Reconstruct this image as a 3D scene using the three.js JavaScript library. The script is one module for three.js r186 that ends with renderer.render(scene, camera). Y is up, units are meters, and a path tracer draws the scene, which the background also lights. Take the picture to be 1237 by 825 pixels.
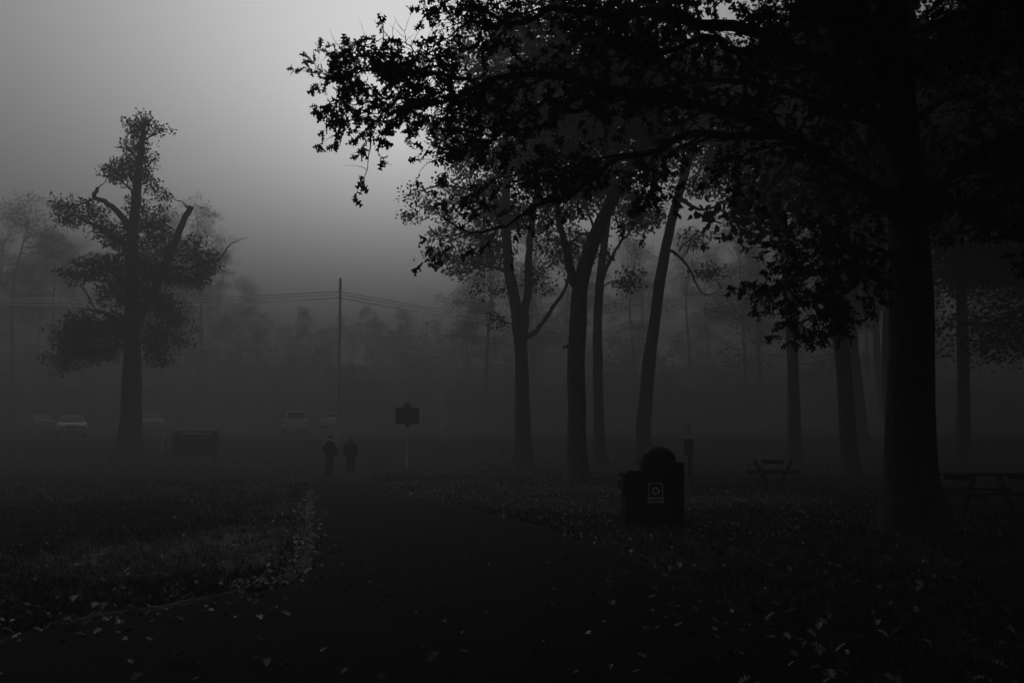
import * as THREE from 'three';
import { RoundedBoxGeometry } from 'three/addons/geometries/RoundedBoxGeometry.js';
import { mergeGeometries } from 'three/addons/utils/BufferGeometryUtils.js';

// ---------------------------------------------------------------- camera, sky, sun, exposure
const scene = new THREE.Scene();
const PW = 1237, PH = 825, FOCAL = 1050, HORIZON = 528, EYE = 1.45;
const PITCH = Math.atan((HORIZON - PH / 2) / FOCAL);
const camera = new THREE.PerspectiveCamera(2 * Math.atan(PH / 2 / FOCAL) * 180 / Math.PI, PW / PH, 0.1, 3000);
camera.position.set(0, EYE, 0);
camera.rotation.x = PITCH;
scene.add(camera);

const SUN_EL = 19.5 * Math.PI / 180, SUN_AZ = -7.5 * Math.PI / 180;
const sunDir = new THREE.Vector3(Math.sin(SUN_AZ) * Math.cos(SUN_EL), Math.sin(SUN_EL), -Math.cos(SUN_AZ) * Math.cos(SUN_EL));
{
  // misty sky: bright round the hidden sun, fading smoothly with the angle from it
  const w = 512, h = 256, data = new Float32Array(w * h * 4), v = new THREE.Vector3();
  for (let j = 0; j < h; j++) for (let i = 0; i < w; i++) {
    const el = ((j + 0.5) / h - 0.5) * Math.PI, az = ((i + 0.5) / w - 0.5) * 2 * Math.PI;
    v.set(Math.cos(el) * Math.cos(az), Math.sin(el), Math.cos(el) * Math.sin(az));
    const a = Math.acos(THREE.MathUtils.clamp(v.dot(sunDir), -1, 1)) * 180 / Math.PI;
    const L = 0.04 + 1.6 * Math.exp(-a / 20) + 0.4 * Math.exp(-Math.pow(a / 18, 2));
    data.set([L, L, L, 1], (j * w + i) * 4);
  }
  const sky = new THREE.DataTexture(data, w, h, THREE.RGBAFormat, THREE.FloatType);
  sky.mapping = THREE.EquirectangularReflectionMapping;
  sky.magFilter = sky.minFilter = THREE.LinearFilter;
  sky.needsUpdate = true;
  scene.background = sky; scene.environment = sky;
}
const sun = new THREE.DirectionalLight(0xffffff, 0.2);
sun.name = 'sun';
sun.position.copy(sunDir).multiplyScalar(150).add(new THREE.Vector3(0, 0, -40));
sun.target.position.set(0, 0, -40);
sun.castShadow = true; sun.shadow.radius = 22;
sun.shadow.mapSize.set(4096, 4096);
Object.assign(sun.shadow.camera, { left: -90, right: 90, top: 90, bottom: -90, near: 1, far: 400 });
scene.add(sun, sun.target);
scene.fog = new THREE.FogExp2(0xffffff, 0.016);
const renderer = new THREE.WebGLRenderer({ antialias: true });
renderer.toneMapping = THREE.LinearToneMapping;
renderer.toneMappingExposure = 1.5;
renderer.shadowMap.enabled = true;
renderer.shadowMap.type = THREE.PCFSoftShadowMap;

// ---------------------------------------------------------------- helpers
const V = (x, y, z) => new THREE.Vector3(x, y, z);
function rng(seed) { let a = seed >>> 0; return () => { a = (a + 0x6D2B79F5) | 0; let t = Math.imul(a ^ (a >>> 15), 1 | a); t = (t + Math.imul(t ^ (t >>> 7), 61 | t)) ^ t; return ((t ^ (t >>> 14)) >>> 0) / 4294967296; }; }
const clamp = THREE.MathUtils.clamp, lerp = THREE.MathUtils.lerp;
const sstep = (a, b, x) => { const t = clamp((x - a) / (b - a), 0, 1); return t * t * (3 - 2 * t); };
function hash3(x, y, z) { let n = Math.imul(x, 374761393) + Math.imul(y, 668265263) + Math.imul(z, 2147483647 - 1013904223); n = Math.imul(n ^ (n >>> 13), 1274126177); return ((n ^ (n >>> 16)) >>> 0) / 4294967296; }
function noise3(x, y, z) {
  const X = Math.floor(x), Y = Math.floor(y), Z = Math.floor(z); x -= X; y -= Y; z -= Z;
  const u = x * x * (3 - 2 * x), v = y * y * (3 - 2 * y), w = z * z * (3 - 2 * z);
  const l = (i, j, k) => hash3(X + i, Y + j, Z + k);
  return lerp(lerp(lerp(l(0, 0, 0), l(1, 0, 0), u), lerp(l(0, 1, 0), l(1, 1, 0), u), v), lerp(lerp(l(0, 0, 1), l(1, 0, 1), u), lerp(l(0, 1, 1), l(1, 1, 1), u), v), w);
}
const fbm = (x, y, z = 0, o = 4) => { let s = 0, a = 0.5, t = 0; for (let k = 0; k < o; k++) { s += a * noise3(x, y, z + k * 7); t += a; a *= 0.5; x *= 2.03; y *= 2.03; z *= 2.03; } return s / t; };
// photograph pixel -> point at a forward distance / on the ground
function P(px, py, d) {
  const v = V(px - PW / 2, PH / 2 - py, -FOCAL).applyAxisAngle(V(1, 0, 0), PITCH);
  return v.multiplyScalar(d / -v.z).add(V(0, EYE, 0));
}
const PROFILE = [[-60, 0], [20, 0], [30, -0.06], [38, -0.16], [44, -0.06], [48, 0.1], [52, 0.45], [56, 1.15], [60, 1.45], [66, 1.6], [75, 1.8], [90, 2.4], [105, 3.4], [130, 8], [160, 14], [200, 18.5], [320, 21]];
function height(d) {
  let k = 0; while (k < PROFILE.length - 2 && d > PROFILE[k + 1][0]) k++;
  const m = (i) => { const a = PROFILE[Math.max(0, i - 1)], b = PROFILE[Math.min(PROFILE.length - 1, i + 1)]; return (b[1] - a[1]) / (b[0] - a[0]); };
  const [x0, y0] = PROFILE[k], [x1, y1] = PROFILE[k + 1], D = x1 - x0, t = clamp((d - x0) / D, 0, 1), t2 = t * t, t3 = t2 * t;
  return (2 * t3 - 3 * t2 + 1) * y0 + (t3 - 2 * t2 + t) * D * m(k) + (3 * t2 - 2 * t3) * y1 + (t3 - t2) * D * m(k + 1);
}
// lit bands of lawn painted in as paler colour, plus worn earth by the path: [x, d, half-width, half-depth]
const LIT_WORN = []; function litWorn(x, d) { let v = 0; for (const [a, b, w, h] of LIT_WORN) { const q = Math.hypot((x - a) / w, (d - b) / h) + 0.9 * (fbm(x * 1.3, d * 1.3, 8) - 0.5) + 0.5 * (fbm(x * 5, d * 5, 2, 2) - 0.5); v = Math.max(v, sstep(1.15, 0.75, q)); } return v; }
const hill = (x, d) => sstep(98, 150, d) * 7 * (fbm(x * 0.022 + 4, d * 0.02, 12, 3) - 0.62); // uneven hillside behind the parking area
const ROWS = []; for (let d = -40; d < 20; d += 1) ROWS.push(d); for (let d = 20; d < 66; d += 0.5) ROWS.push(d); for (let d = 66; d <= 300; d += 3) ROWS.push(d);
function gridHeight(d) { let k = 0; while (k < ROWS.length - 2 && d > ROWS[k + 1]) k++; const t = (d - ROWS[k]) / (ROWS[k + 1] - ROWS[k]); return lerp(height(ROWS[k]), height(ROWS[k + 1]), t); }
function onGround(px, py) {
  let lo = 3, hi = 3; while (hi < 280 && P(px, py, hi).y > gridHeight(hi)) hi += 0.25;
  lo = hi - 0.25; for (let k = 0; k < 20; k++) { const m = (lo + hi) / 2; if (P(px, py, m).y > gridHeight(m)) lo = m; else hi = m; }
  return P(px, py, hi);
}

class Geo {
  constructor() { this.p = []; this.n = []; this.uv = []; this.c = []; this.i = []; }
  tube(pts, radii, sides = 6, opt = {}) {
    const m = pts.length, base0 = this.p.length / 3; let N = V(0, 0, 0), T = V(0, 0, 0), B = V(0, 0, 0), prev = null, len = 0;
    for (let k = 0; k < m; k++) {
      T.subVectors(pts[Math.min(m - 1, k + 1)], pts[Math.max(0, k - 1)]).normalize();
      if (!prev) { N.copy(Math.abs(T.y) > 0.9 ? V(1, 0, 0) : V(0, 1, 0)); } N.addScaledVector(T, -N.dot(T)); if (N.lengthSq() < 1e-8) N.set(T.y, -T.x, 0.01); N.normalize(); B.crossVectors(T, N);
      if (prev) len += pts[k].distanceTo(prev); prev = pts[k];
      for (let s = 0; s <= sides; s++) {
        const a = s / sides * Math.PI * 2, c = Math.cos(a), q = Math.sin(a); let r = radii[k];
        if (opt.shape) r *= opt.shape(a === Math.PI * 2 ? 0 : a, len, k / (m - 1));
        const nx = N.x * c + B.x * q, ny = N.y * c + B.y * q, nz = N.z * c + B.z * q;
        this.p.push(pts[k].x + nx * r, pts[k].y + ny * r, pts[k].z + nz * r); this.n.push(nx, ny, nz); this.uv.push(s / sides * Math.max(1, Math.round(radii[0] * 6.28)), len);
      }
    }
    for (let k = 0; k < m - 1; k++) for (let s = 0; s < sides; s++) { const a = base0 + k * (sides + 1) + s, b = a + sides + 1; this.i.push(a, b + 1, b, a, a + 1, b + 1); }
    if (opt.cap) { const e = base0 + (m - 1) * (sides + 1), c = this.p.length / 3, q = pts[m - 1]; this.p.push(q.x, q.y, q.z); this.n.push(T.x, T.y, T.z); this.uv.push(0, 0); for (let s = 0; s < sides; s++) this.i.push(e + s, e + s + 1, c); }
    return this;
  }
  stamp(t, mtx) { // t: {p, i, uv?} template with flat arrays
    const b = this.p.length / 3, e = mtx.elements;
    for (let k = 0; k < t.p.length; k += 3) {
      const x = t.p[k], y = t.p[k + 1], z = t.p[k + 2], nx = t.n[k], ny = t.n[k + 1], nz = t.n[k + 2];
      this.p.push(e[0] * x + e[4] * y + e[8] * z + e[12], e[1] * x + e[5] * y + e[9] * z + e[13], e[2] * x + e[6] * y + e[10] * z + e[14]);
      const ax = e[0] * nx + e[4] * ny + e[8] * nz, ay = e[1] * nx + e[5] * ny + e[9] * nz, az = e[2] * nx + e[6] * ny + e[10] * nz, l = Math.hypot(ax, ay, az) || 1;
      this.n.push(ax / l, ay / l, az / l); this.uv.push(x, y);
    }
    for (const k of t.i) this.i.push(k + b);
  }
  geometry(smooth = false) {
    const g = new THREE.BufferGeometry();
    g.setAttribute('position', new THREE.Float32BufferAttribute(this.p, 3));
    g.setAttribute('normal', new THREE.Float32BufferAttribute(this.n, 3));
    g.setAttribute('uv', new THREE.Float32BufferAttribute(this.uv, 2));
    if (this.c.length) g.setAttribute('color', new THREE.Float32BufferAttribute(this.c, 3));
    g.setIndex(this.i);
    if (smooth) g.computeVertexNormals();
    return g;
  }
}
const used = {};
function numbered(n) { used[n] = (used[n] || 0) + 1; return used[n] === 1 ? n : n + '_' + String(used[n] - 1).padStart(3, '0'); }
function thing(name, label, category, pos = V(0, 0, 0), turn = 0, group) {
  const o = new THREE.Group(); o.name = numbered(name); o.position.copy(pos); o.rotation.y = turn;
  o.userData = { label, category }; if (group) o.userData.group = group;
  scene.add(o); return o;
}
function part(parent, name, geo, mat, kind) {
  const m = new THREE.Mesh(geo, mat); m.name = name; m.castShadow = m.receiveShadow = true; if (kind) m.userData.kind = kind; parent.add(m); return m;
}
function structure(name, geo, mat, kind = 'structure', label, category) {
  const m = new THREE.Mesh(geo, mat); m.name = numbered(name); m.castShadow = m.receiveShadow = true; m.userData = { kind };
  if (label) { m.userData.label = label; m.userData.category = category; } scene.add(m); return m;
}
const box = (w, h, d, x = 0, y = 0, z = 0, r = 0.006) => new RoundedBoxGeometry(w, h, d, 1, Math.min(r, w / 2.1, h / 2.1, d / 2.1)).translate(x, y, z);
const cyl = (r0, r1, h, x = 0, y = 0, z = 0, s = 16) => new THREE.CylinderGeometry(r1, r0, h, s).translate(x, y, z);
function merged(list) { return mergeGeometries(list.map((g) => { const q = g.index ? g.toNonIndexed() : g; for (const k of Object.keys(q.attributes)) if (!['position', 'normal', 'uv'].includes(k)) q.deleteAttribute(k); return q; })); }

// ---------------------------------------------------------------- materials (the photograph is black and white: all tones neutral)
function grey(v) { return new THREE.Color().setRGB(v, v, v); }
function tex(size, f, srgb = false) {
  const data = new Uint8Array(size * size * 4);
  for (let j = 0; j < size; j++) for (let i = 0; i < size; i++) { const v = clamp(f(i / size, j / size), 0, 1) * 255; data.set([v, v, v, 255], (j * size + i) * 4); }
  const t = new THREE.DataTexture(data, size, size); t.wrapS = t.wrapT = THREE.RepeatWrapping; t.magFilter = THREE.LinearFilter; t.minFilter = THREE.LinearMipmapLinearFilter; t.generateMipmaps = true; if (srgb) t.colorSpace = THREE.SRGBColorSpace; t.needsUpdate = true; return t;
}
// tileable value noise
function tile(seed, per) { return (u, v) => { let x = u * per, y = v * per; const X = Math.floor(x), Y = Math.floor(y); x -= X; y -= Y; const a = x * x * (3 - 2 * x), b = y * y * (3 - 2 * y), h = (i, j) => hash3((X + i) % per, (Y + j) % per, seed); return lerp(lerp(h(0, 0), h(1, 0), a), lerp(h(0, 1), h(1, 1), a), b); }; }
const tA = tile(1, 8), tB = tile(2, 24), tC = tile(3, 64), tD = tile(4, 180);
const soilTex = tex(512, (u, v) => 0.42 + 0.25 * (tA(u, v) - 0.5) + 0.3 * (tB(u, v) - 0.5) + 0.35 * (tC(u, v) - 0.5) + 0.5 * (tD(u, v) - 0.5));
const asphaltTex = tex(512, (u, v) => 0.45 + 0.22 * (tA(u, v) - 0.5) + 0.15 * (tB(u, v) - 0.5) + 0.5 * (tD(u, v) - 0.5) + (hash3(Math.floor(u * 256), Math.floor(v * 256), 9) > 0.96 ? 0.25 : 0));
const barkTex = tex(512, (u, v) => { const w = 0.03 * tB(u, v); const r = Math.abs(Math.sin((u + w + 0.03 * tA(u, v)) * Math.PI * 18)); return 0.15 + 0.55 * r * (0.6 + 0.4 * tC(u, v)) + 0.3 * (tC(u * 1, v) - 0.5) + 0.2 * tD(u, v) + 0.5 * (tA(u, v) - 0.5) + 0.4 * (tB(u, v) - 0.5); });
const lumpTex = tex(256, (u, v) => 0.5 + 0.6 * (tB(u, v) - 0.5) + 0.4 * (tC(u, v) - 0.5));
const M = {};
const std = (v, rough = 0.9, extra = {}) => new THREE.MeshStandardMaterial({ color: grey(v), roughness: rough, ...extra });
const dull = (v, rough, extra = {}) => new THREE.MeshPhysicalMaterial({ color: grey(v), roughness: rough, specularIntensity: 0.08, ...extra });
M.ground = dull(0.09, 1, { map: soilTex, bumpMap: soilTex, bumpScale: 0.03, vertexColors: true });
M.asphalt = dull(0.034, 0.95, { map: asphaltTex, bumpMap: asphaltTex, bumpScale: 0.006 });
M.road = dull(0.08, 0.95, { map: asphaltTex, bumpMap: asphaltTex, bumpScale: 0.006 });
M.edge = dull(0.34, 0.95, { bumpMap: lumpTex, bumpScale: 0.02, map: soilTex });
M.bark = std(0.13, 0.95, { map: barkTex, bumpMap: barkTex, bumpScale: 0.03, side: THREE.DoubleSide });
M.barkFar = std(0.06, 0.95);
M.barkPale = std(0.26, 0.95, { map: barkTex, bumpMap: barkTex, bumpScale: 0.03, side: THREE.DoubleSide });
M.leaf = std(0.045, 0.75, { side: THREE.DoubleSide });
M.leafFar = dull(0.11, 0.9, { side: THREE.DoubleSide });
M.grass = std(1, 0.8, { side: THREE.DoubleSide });
M.fallen = [0.1, 0.3, 0.55].map((v) => std(v, 0.6, { side: THREE.DoubleSide }));
M.litter = std(1, 0.7, { side: THREE.DoubleSide });
M.concrete = std(0.35, 0.9, { bumpMap: lumpTex, bumpScale: 0.01 });
M.black = dull(0.012, 0.7, { bumpMap: lumpTex, bumpScale: 0.002 });
M.blackGloss = dull(0.012, 0.5);
M.cloth = dull(0.012, 0.95); M.trousers = dull(0.01, 0.95); M.skin = std(0.35, 0.6); M.hair = std(0.25, 0.7); M.hairDark = std(0.03, 0.8); M.white = std(0.9, 0.6); M.shoe = std(0.12, 0.7);
M.steel = std(0.75, 0.5); M.board = std(0.03, 0.7); M.wood = dull(0.05, 0.9, { bumpMap: barkTex, bumpScale: 0.004 });
M.wire = new THREE.MeshPhysicalMaterial({ color: grey(0.95), roughness: 1, transmission: 0.9, thickness: 0, side: THREE.DoubleSide }); M.pole = std(0.8, 0.4, { metalness: 0.7 }); M.sign = std(0.88, 0.6); M.signDark = std(0.05, 0.7);
M.paintSilver = std(0.75, 0.35); M.paintDark = std(0.06, 0.3); M.paintGrey = std(0.4, 0.35); M.paintWhite = std(0.85, 0.35);
M.glass = std(0.2, 0.15); M.lamp = std(0.9, 0.25); M.tyre = std(0.02, 0.9); M.rim = std(0.4, 0.4, { metalness: 0.5 }); M.chrome = std(0.6, 0.2, { metalness: 0.9 });  // sky reflected in the car windows is put into the glass grey

// ---------------------------------------------------------------- ground, path, road
for (const [px, py, w, h] of [[215, 668, 1.5, 1.3], [300, 645, 1.1, 1.6], [130, 690, 1.0, 0.8], [345, 582, 0.9, 4.5], [350, 615, 0.5, 2.5], [560, 597, 2.2, 2.2], [640, 608, 2.0, 1.8], [740, 615, 2.0, 1.5], [880, 605, 2.5, 1.6], [520, 585, 2, 3], [700, 592, 3, 2]]) { const p = onGround(px, py); LIT_WORN.push([p.x, -p.z, w, h]); }  // paler colour for lit lawn bands, and worn earth beside the path
const PATH_L = [[380, 545], [378, 560], [376, 580], [374, 600], [373, 625], [372, 655], [371, 680], [345, 700], [300, 715], [200, 735], [100, 752], [0, 766], [-160, 790], [-400, 826]].map(([x, y]) => onGround(x, y));
const PATH_R = [[432, 545], [438, 560], [447, 580], [500, 600], [605, 625], [710, 658], [830, 706], [990, 790], [1080, 850], [1250, 960]].map(([x, y]) => onGround(x, y));
function edgeAt(E, d) { for (let k = 0; k < E.length - 1; k++) { const a = -E[k].z, b = -E[k + 1].z; if (d <= a && d >= b) return lerp(E[k].x, E[k + 1].x, (a - d) / (a - b)); } const s = d > -E[0].z; if (!s) return E[E.length - 1].x; const q = E[0]; return q.x + (-q.z - d) * 0.19; }
const leftEdge = (d) => (d < 4.5 ? -60 : edgeAt(PATH_L, d)) + 0.12 * (fbm(d * 1.7, 3.3) - 0.5) + 0.05 * (fbm(d * 9, 1.3) - 0.5);
const rightEdge = (d) => (d < 2.5 ? 60 : edgeAt(PATH_R, d)) + 0.3 * (fbm(d * 1.1, 8.3) - 0.5) + 0.1 * (fbm(d * 7, 5.3) - 0.5);
const onPath = (x, d) => d < 57 && x > leftEdge(d) && x < rightEdge(d);
{
  const xs = []; for (let x = -260; x < -90; x += 10) xs.push(x); for (let x = -90; x < -40; x += 4) xs.push(x); for (let x = -40; x < 40; x += 0.5) xs.push(x); for (let x = 40; x < 92; x += 4) xs.push(x); for (let x = 92; x <= 260; x += 10) xs.push(x);
  const g = new Geo();
  for (const d of ROWS) for (const x of xs) {
    g.p.push(x, height(d) + hill(x, d), -d); g.n.push(0, 1, 0); g.uv.push(x / 5, d / 5);
    const v = (0.5 + 0.9 * fbm(x * 0.22, d * 0.22) * fbm(x * 1.1 + 9, d * 1.1, 3) * 2) * (1 + 2.2 * (Math.abs(x) < 40 ? litWorn(x, d) : 0)); g.c.push(v, v, v);
  }
  const n = xs.length;
  for (let j = 0; j < ROWS.length - 1; j++) for (let i = 0; i < n - 1; i++) { const a = j * n + i, b = a + n; g.i.push(a, a + 1, b + 1, a, b + 1, b); }
  structure('ground', g.geometry(true), M.ground);
}
{ // asphalt path: rows shared with the ground so that it lies 2 cm above it
  const g = new Geo(), rows = []; for (let k = 0; k < ROWS.length - 1; k++) { if (ROWS[k] < 2 || ROWS[k] > 56.5) continue; const n = Math.max(1, Math.round((ROWS[k + 1] - ROWS[k]) / 0.125)); for (let q = 0; q < n; q++) rows.push(lerp(ROWS[k], ROWS[k + 1], q / n)); }
  const N = 12;
  for (const d of rows) { const a = Math.max(-14, leftEdge(d)), b = Math.min(14, rightEdge(d)); for (let k = 0; k <= N; k++) { const x = lerp(a, b, k / N); g.p.push(x, gridHeight(d) + (k === 0 || k === N ? 0.004 : 0.022), -d); g.n.push(0, 1, 0); g.uv.push(x / 3, d / 3); } }
  for (let j = 0; j < rows.length - 1; j++) for (let i = 0; i < N; i++) { const a = j * (N + 1) + i, b = a + N + 1; g.i.push(a, a + 1, b + 1, a, b + 1, b); }
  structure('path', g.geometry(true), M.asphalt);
  // asphalt also under and behind the camera
}
{ // broken pale rim of the path along its near left side
  const g = new Geo(), rows = []; for (let k = 0; k < PATH_L.length - 1; k++) { const n = Math.ceil(PATH_L[k].distanceTo(PATH_L[k + 1]) / 0.08); for (let q = 0; q < n; q++) rows.push(PATH_L[k].clone().lerp(PATH_L[k + 1], q / n)); }
  const pts = rows.filter((p) => -p.z < 24); let b = 0, was = false;
  pts.forEach((p, k) => {
    const t = pts[Math.min(k + 1, pts.length - 1)].clone().sub(pts[Math.max(0, k - 1)]).normalize(), nrm = V(-t.z, 0, t.x);
    const wide = sstep(8.6, 9.8, -p.z), on = fbm(p.x * 1.6 + 3, p.z * 1.6, 6, 3) > 0.36; const w = (on ? 1 : 0.02) * (0.02 + 0.015 * wide + (0.04 + 0.05 * wide) * fbm(p.x * 2.1, p.z * 2.1, 4) + 0.05 * fbm(p.x * 14, p.z * 14)), off = 0.16 * (fbm(p.x * 3, p.z * 3, 9) - 0.5);
    for (let s = 0; s < 4; s++) { const u = (s / 3 - 0.5) * 2, q = p.clone().addScaledVector(nrm, off + u * w); g.p.push(q.x, gridHeight(-q.z) + (s === 0 || s === 3 ? 0.0 : 0.028 + 0.02 * fbm(q.x * 9, q.z * 9)), q.z); g.n.push(0, 1, 0); g.uv.push(q.x * 2, q.z * 2); }
    if (k) { for (let s = 0; s < 3; s++) { const a = b - 4 + s; g.i.push(a, a + 1, a + 5, a, a + 5, a + 4); } } b += 4;
  });
  structure('path_rim', g.geometry(true), M.edge);
}
function strip(name, d0, d1, x0, x1, lift, mat) {
  const g = new Geo(), rows = [d0, ...ROWS.filter((d) => d > d0 && d < d1), d1];
  rows.forEach((d, j) => { for (const x of [x0, x1]) { g.p.push(x, gridHeight(d) + lift, -d); g.n.push(0, 1, 0); g.uv.push(x / 3, d / 3); } if (j) { const a = j * 2; g.i.push(a - 2, a - 1, a + 1, a - 2, a + 1, a); } });
  return structure(name, g.geometry(true), mat);
}
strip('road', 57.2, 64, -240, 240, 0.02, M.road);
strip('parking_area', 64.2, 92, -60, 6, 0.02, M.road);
{ const g = []; for (let x = -120; x < 120; x += 3) if (!(x > -15 && x < -6)) g.push(box(2.98, 0.2, 0.16, x + 1.5, height(57) + 0.04, -57, 0.02)); structure('kerb', merged(g), M.concrete); }

// ---------------------------------------------------------------- leaves
function leafTemplate(half, fold = 0.3, curl = 0.25) { // half: outline of the right side, tip last; length 1 along +y
  const p = [], n = [], i = [], pts = [[0, 0], ...half, [0, 1]];
  const Z = (x, y) => Math.abs(x) * fold - curl * y * y;
  for (const s of [1, -1]) {
    const b = p.length / 3;
    for (const [x, y] of pts) { p.push(0, y, Z(0, y), s * x, y, Z(x, y)); n.push(-s * fold * 0.8, 0.3 * curl, 1, -s * fold * 0.8, 0.3 * curl, 1); }
    for (let k = 0; k < pts.length - 1; k++) { const a = b + 2 * k; const tri = (q, r, t) => { if (s > 0) i.push(q, r, t); else i.push(q, t, r); }; if (k < pts.length - 2) tri(a, a + 1, a + 3); if (k > 0 || true) tri(a, a + 3, a + 2); }
  }
  return { p, n, i };
}
const oakFine = leafTemplate([[0.02, 0.08], [0.24, 0.2], [0.05, 0.27], [0.4, 0.46], [0.06, 0.5], [0.42, 0.74], [0.07, 0.74], [0.2, 0.92]], 0.18);
const oakMid = leafTemplate([[0.26, 0.2], [0.05, 0.34], [0.44, 0.52], [0.055, 0.63], [0.28, 0.86]], 0.18);
const oakFolded = leafTemplate([[0.16, 0.2], [0.05, 0.34], [0.3, 0.5], [0.06, 0.62], [0.2, 0.86]], 0.9, 0.55), oakNarrow = leafTemplate([[0.12, 0.25], [0.05, 0.4], [0.24, 0.58], [0.06, 0.7], [0.14, 0.88]], 0.35, 0.4);
const leafSmall = leafTemplate([[0.3, 0.35], [0.24, 0.7]]);
const leafTiny = leafTemplate([[0.36, 0.5]]);
function toGeometry(t) { const g = new THREE.BufferGeometry(); g.setAttribute('position', new THREE.Float32BufferAttribute(t.p, 3)); g.setAttribute('normal', new THREE.Float32BufferAttribute(t.n, 3)); const uv = []; for (let k = 0; k < t.p.length; k += 3) uv.push(t.p[k], t.p[k + 1]); g.setAttribute('uv', new THREE.Float32BufferAttribute(uv, 2)); g.setIndex(t.i); return g; }
const mtx = new THREE.Matrix4(), qA = new THREE.Quaternion(), qB = new THREE.Quaternion(), UPV = V(0, 1, 0), sc = V(1, 1, 1);
function leafMatrix(pos, dir, size, roll, out = new THREE.Matrix4()) { qA.setFromUnitVectors(UPV, dir); qB.setFromAxisAngle(UPV, roll); qA.multiply(qB); return out.compose(pos, qA, sc.set(size, size, size)); }
function randDir(R) { const z = R() * 2 - 1, a = R() * 6.2832, r = Math.sqrt(1 - z * z); return V(r * Math.cos(a), z, r * Math.sin(a)); }
function smooth(pts, n) { return pts.length < 3 ? Array.from({ length: n + 1 }, (_, k) => pts[0].clone().lerp(pts[pts.length - 1], k / n)) : new THREE.CatmullRomCurve3(pts, false, 'centripetal').getPoints(n); }
const barkShape = (seed, amp) => (a, l) => 1 + amp * (fbm(Math.cos(a) * 2.2 + seed, Math.sin(a) * 2.2, l * 0.5, 3) - 0.5) + amp * 0.5 * (noise3(Math.cos(a) * 7 + seed, Math.sin(a) * 7, l * 1.1) - 0.5);
function trunkGeo(pts, r0, r1, seed, sides = 20, n = 40, flare = 0.5, amp = 0.34) {
  const P_ = smooth(pts, n), len = P_[0].distanceTo(P_[P_.length - 1]);
  P_[0].y -= 0.15;
  const R_ = P_.map((p, k) => { const t = k / n, h = t * len; return lerp(r0, r1, Math.pow(t, 0.8)) * (1 + flare * Math.exp(-h / (r0 * 1.1))); });
  const lobes = barkShape(seed, amp), ph = seed * 1.7;
  return new Geo().tube(P_, R_, sides, { cap: true, shape: (a, l, t) => lobes(a, l) + 0.22 * flare * Math.exp(-l / (r0 * 1.3)) * Math.sin(a * 5 + ph) }).geometry(true);
}
function limbGeo(pts, r0, r1, seed, sides = 8, n = 22, wob = 0.0) {
  const R = rng(seed * 91 + 7), P_ = smooth(pts, n); if (wob) P_.forEach((p, k) => { if (k) p.add(V((fbm(k * 0.45, seed * 1.37) - 0.5) * wob, (fbm(k * 0.45, seed * 1.37 + 5) - 0.5) * wob, (fbm(k * 0.45, seed * 1.37 + 9) - 0.5) * wob)); });
  return { pts: P_, geo: new Geo().tube(P_, P_.map((_, k) => lerp(r0, r1, Math.pow(k / n, 0.75))), sides, { cap: true, shape: barkShape(seed, 0.25) }).geometry(true) };
}
// foliage of one tree: sprays of leaves on twigs inside ellipsoids ("puffs"), each puff on a branch from the nearest limb
function foliage(R, anchors, puffs, o) {
  const leaves = new Geo(), twigs = new Geo();
  for (const b of puffs) {
    let best = anchors[0], bd = 1e9; for (const a of anchors) { const q = a.distanceTo(b.c) + Math.max(0, a.y - b.c.y) * 0.4; if (q < bd) { bd = q; best = a; } }
    const mid = best.clone().lerp(b.c, 0.5).add(V((R() - 0.5) * 0.25 * bd, (R() - 0.2) * 0.2 * bd, (R() - 0.5) * 0.25 * bd));
    const spine = smooth([best, mid, b.c, b.c.clone().add(b.c.clone().sub(mid).normalize().multiplyScalar(0.5 * Math.min(b.rx, b.ry)))], 8);
    twigs.tube(spine, spine.map((_, k) => lerp(Math.min(0.09, 0.02 + bd * 0.012), 0.012, k / 8)), 5);
    const count = Math.round(b.n ?? o.density * b.rx * b.ry * b.rz);
    for (let k = 0; k < count; k++) {
      const dir = randDir(R), rr = Math.pow(R(), 0.42); const c = b.c.clone().add(V(dir.x * b.rx * rr, dir.y * b.ry * rr, dir.z * b.rz * rr));
      if (fbm(c.x * 0.9 + b.c.x, c.y * 0.9, c.z * 0.9, 2) < (o.gap ?? 0.42)) continue;
      let s = spine[2 + Math.floor(R() * 7)]; const tip = c.clone().sub(s).normalize();
      if (k % (o.twigEvery ?? 2) === 0) { const m2 = s.clone().lerp(c, 0.55).add(V((R() - 0.5) * 0.2, 0.1 * R(), (R() - 0.5) * 0.2)); twigs.tube([s, m2, c], [0.016, 0.01, 0.004], 3); }
      const nl = o.per;
      for (let q = 0; q < nl; q++) {
        const dv = randDir(R); dv.y -= 0.25; dv.addScaledVector(tip, 0.6).normalize();
        const at = c.clone().add(V((R() - 0.5), (R() - 0.5) * 0.6, (R() - 0.5)).multiplyScalar(o.spread));
        leaves.stamp(o.leaf, leafMatrix(at, dv, o.size * (0.7 + 0.6 * R()), R() * 6.28, mtx));
      }
    }
  }
  return { leaves: leaves.geometry(), twigs: twigs.geometry() };
}
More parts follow.
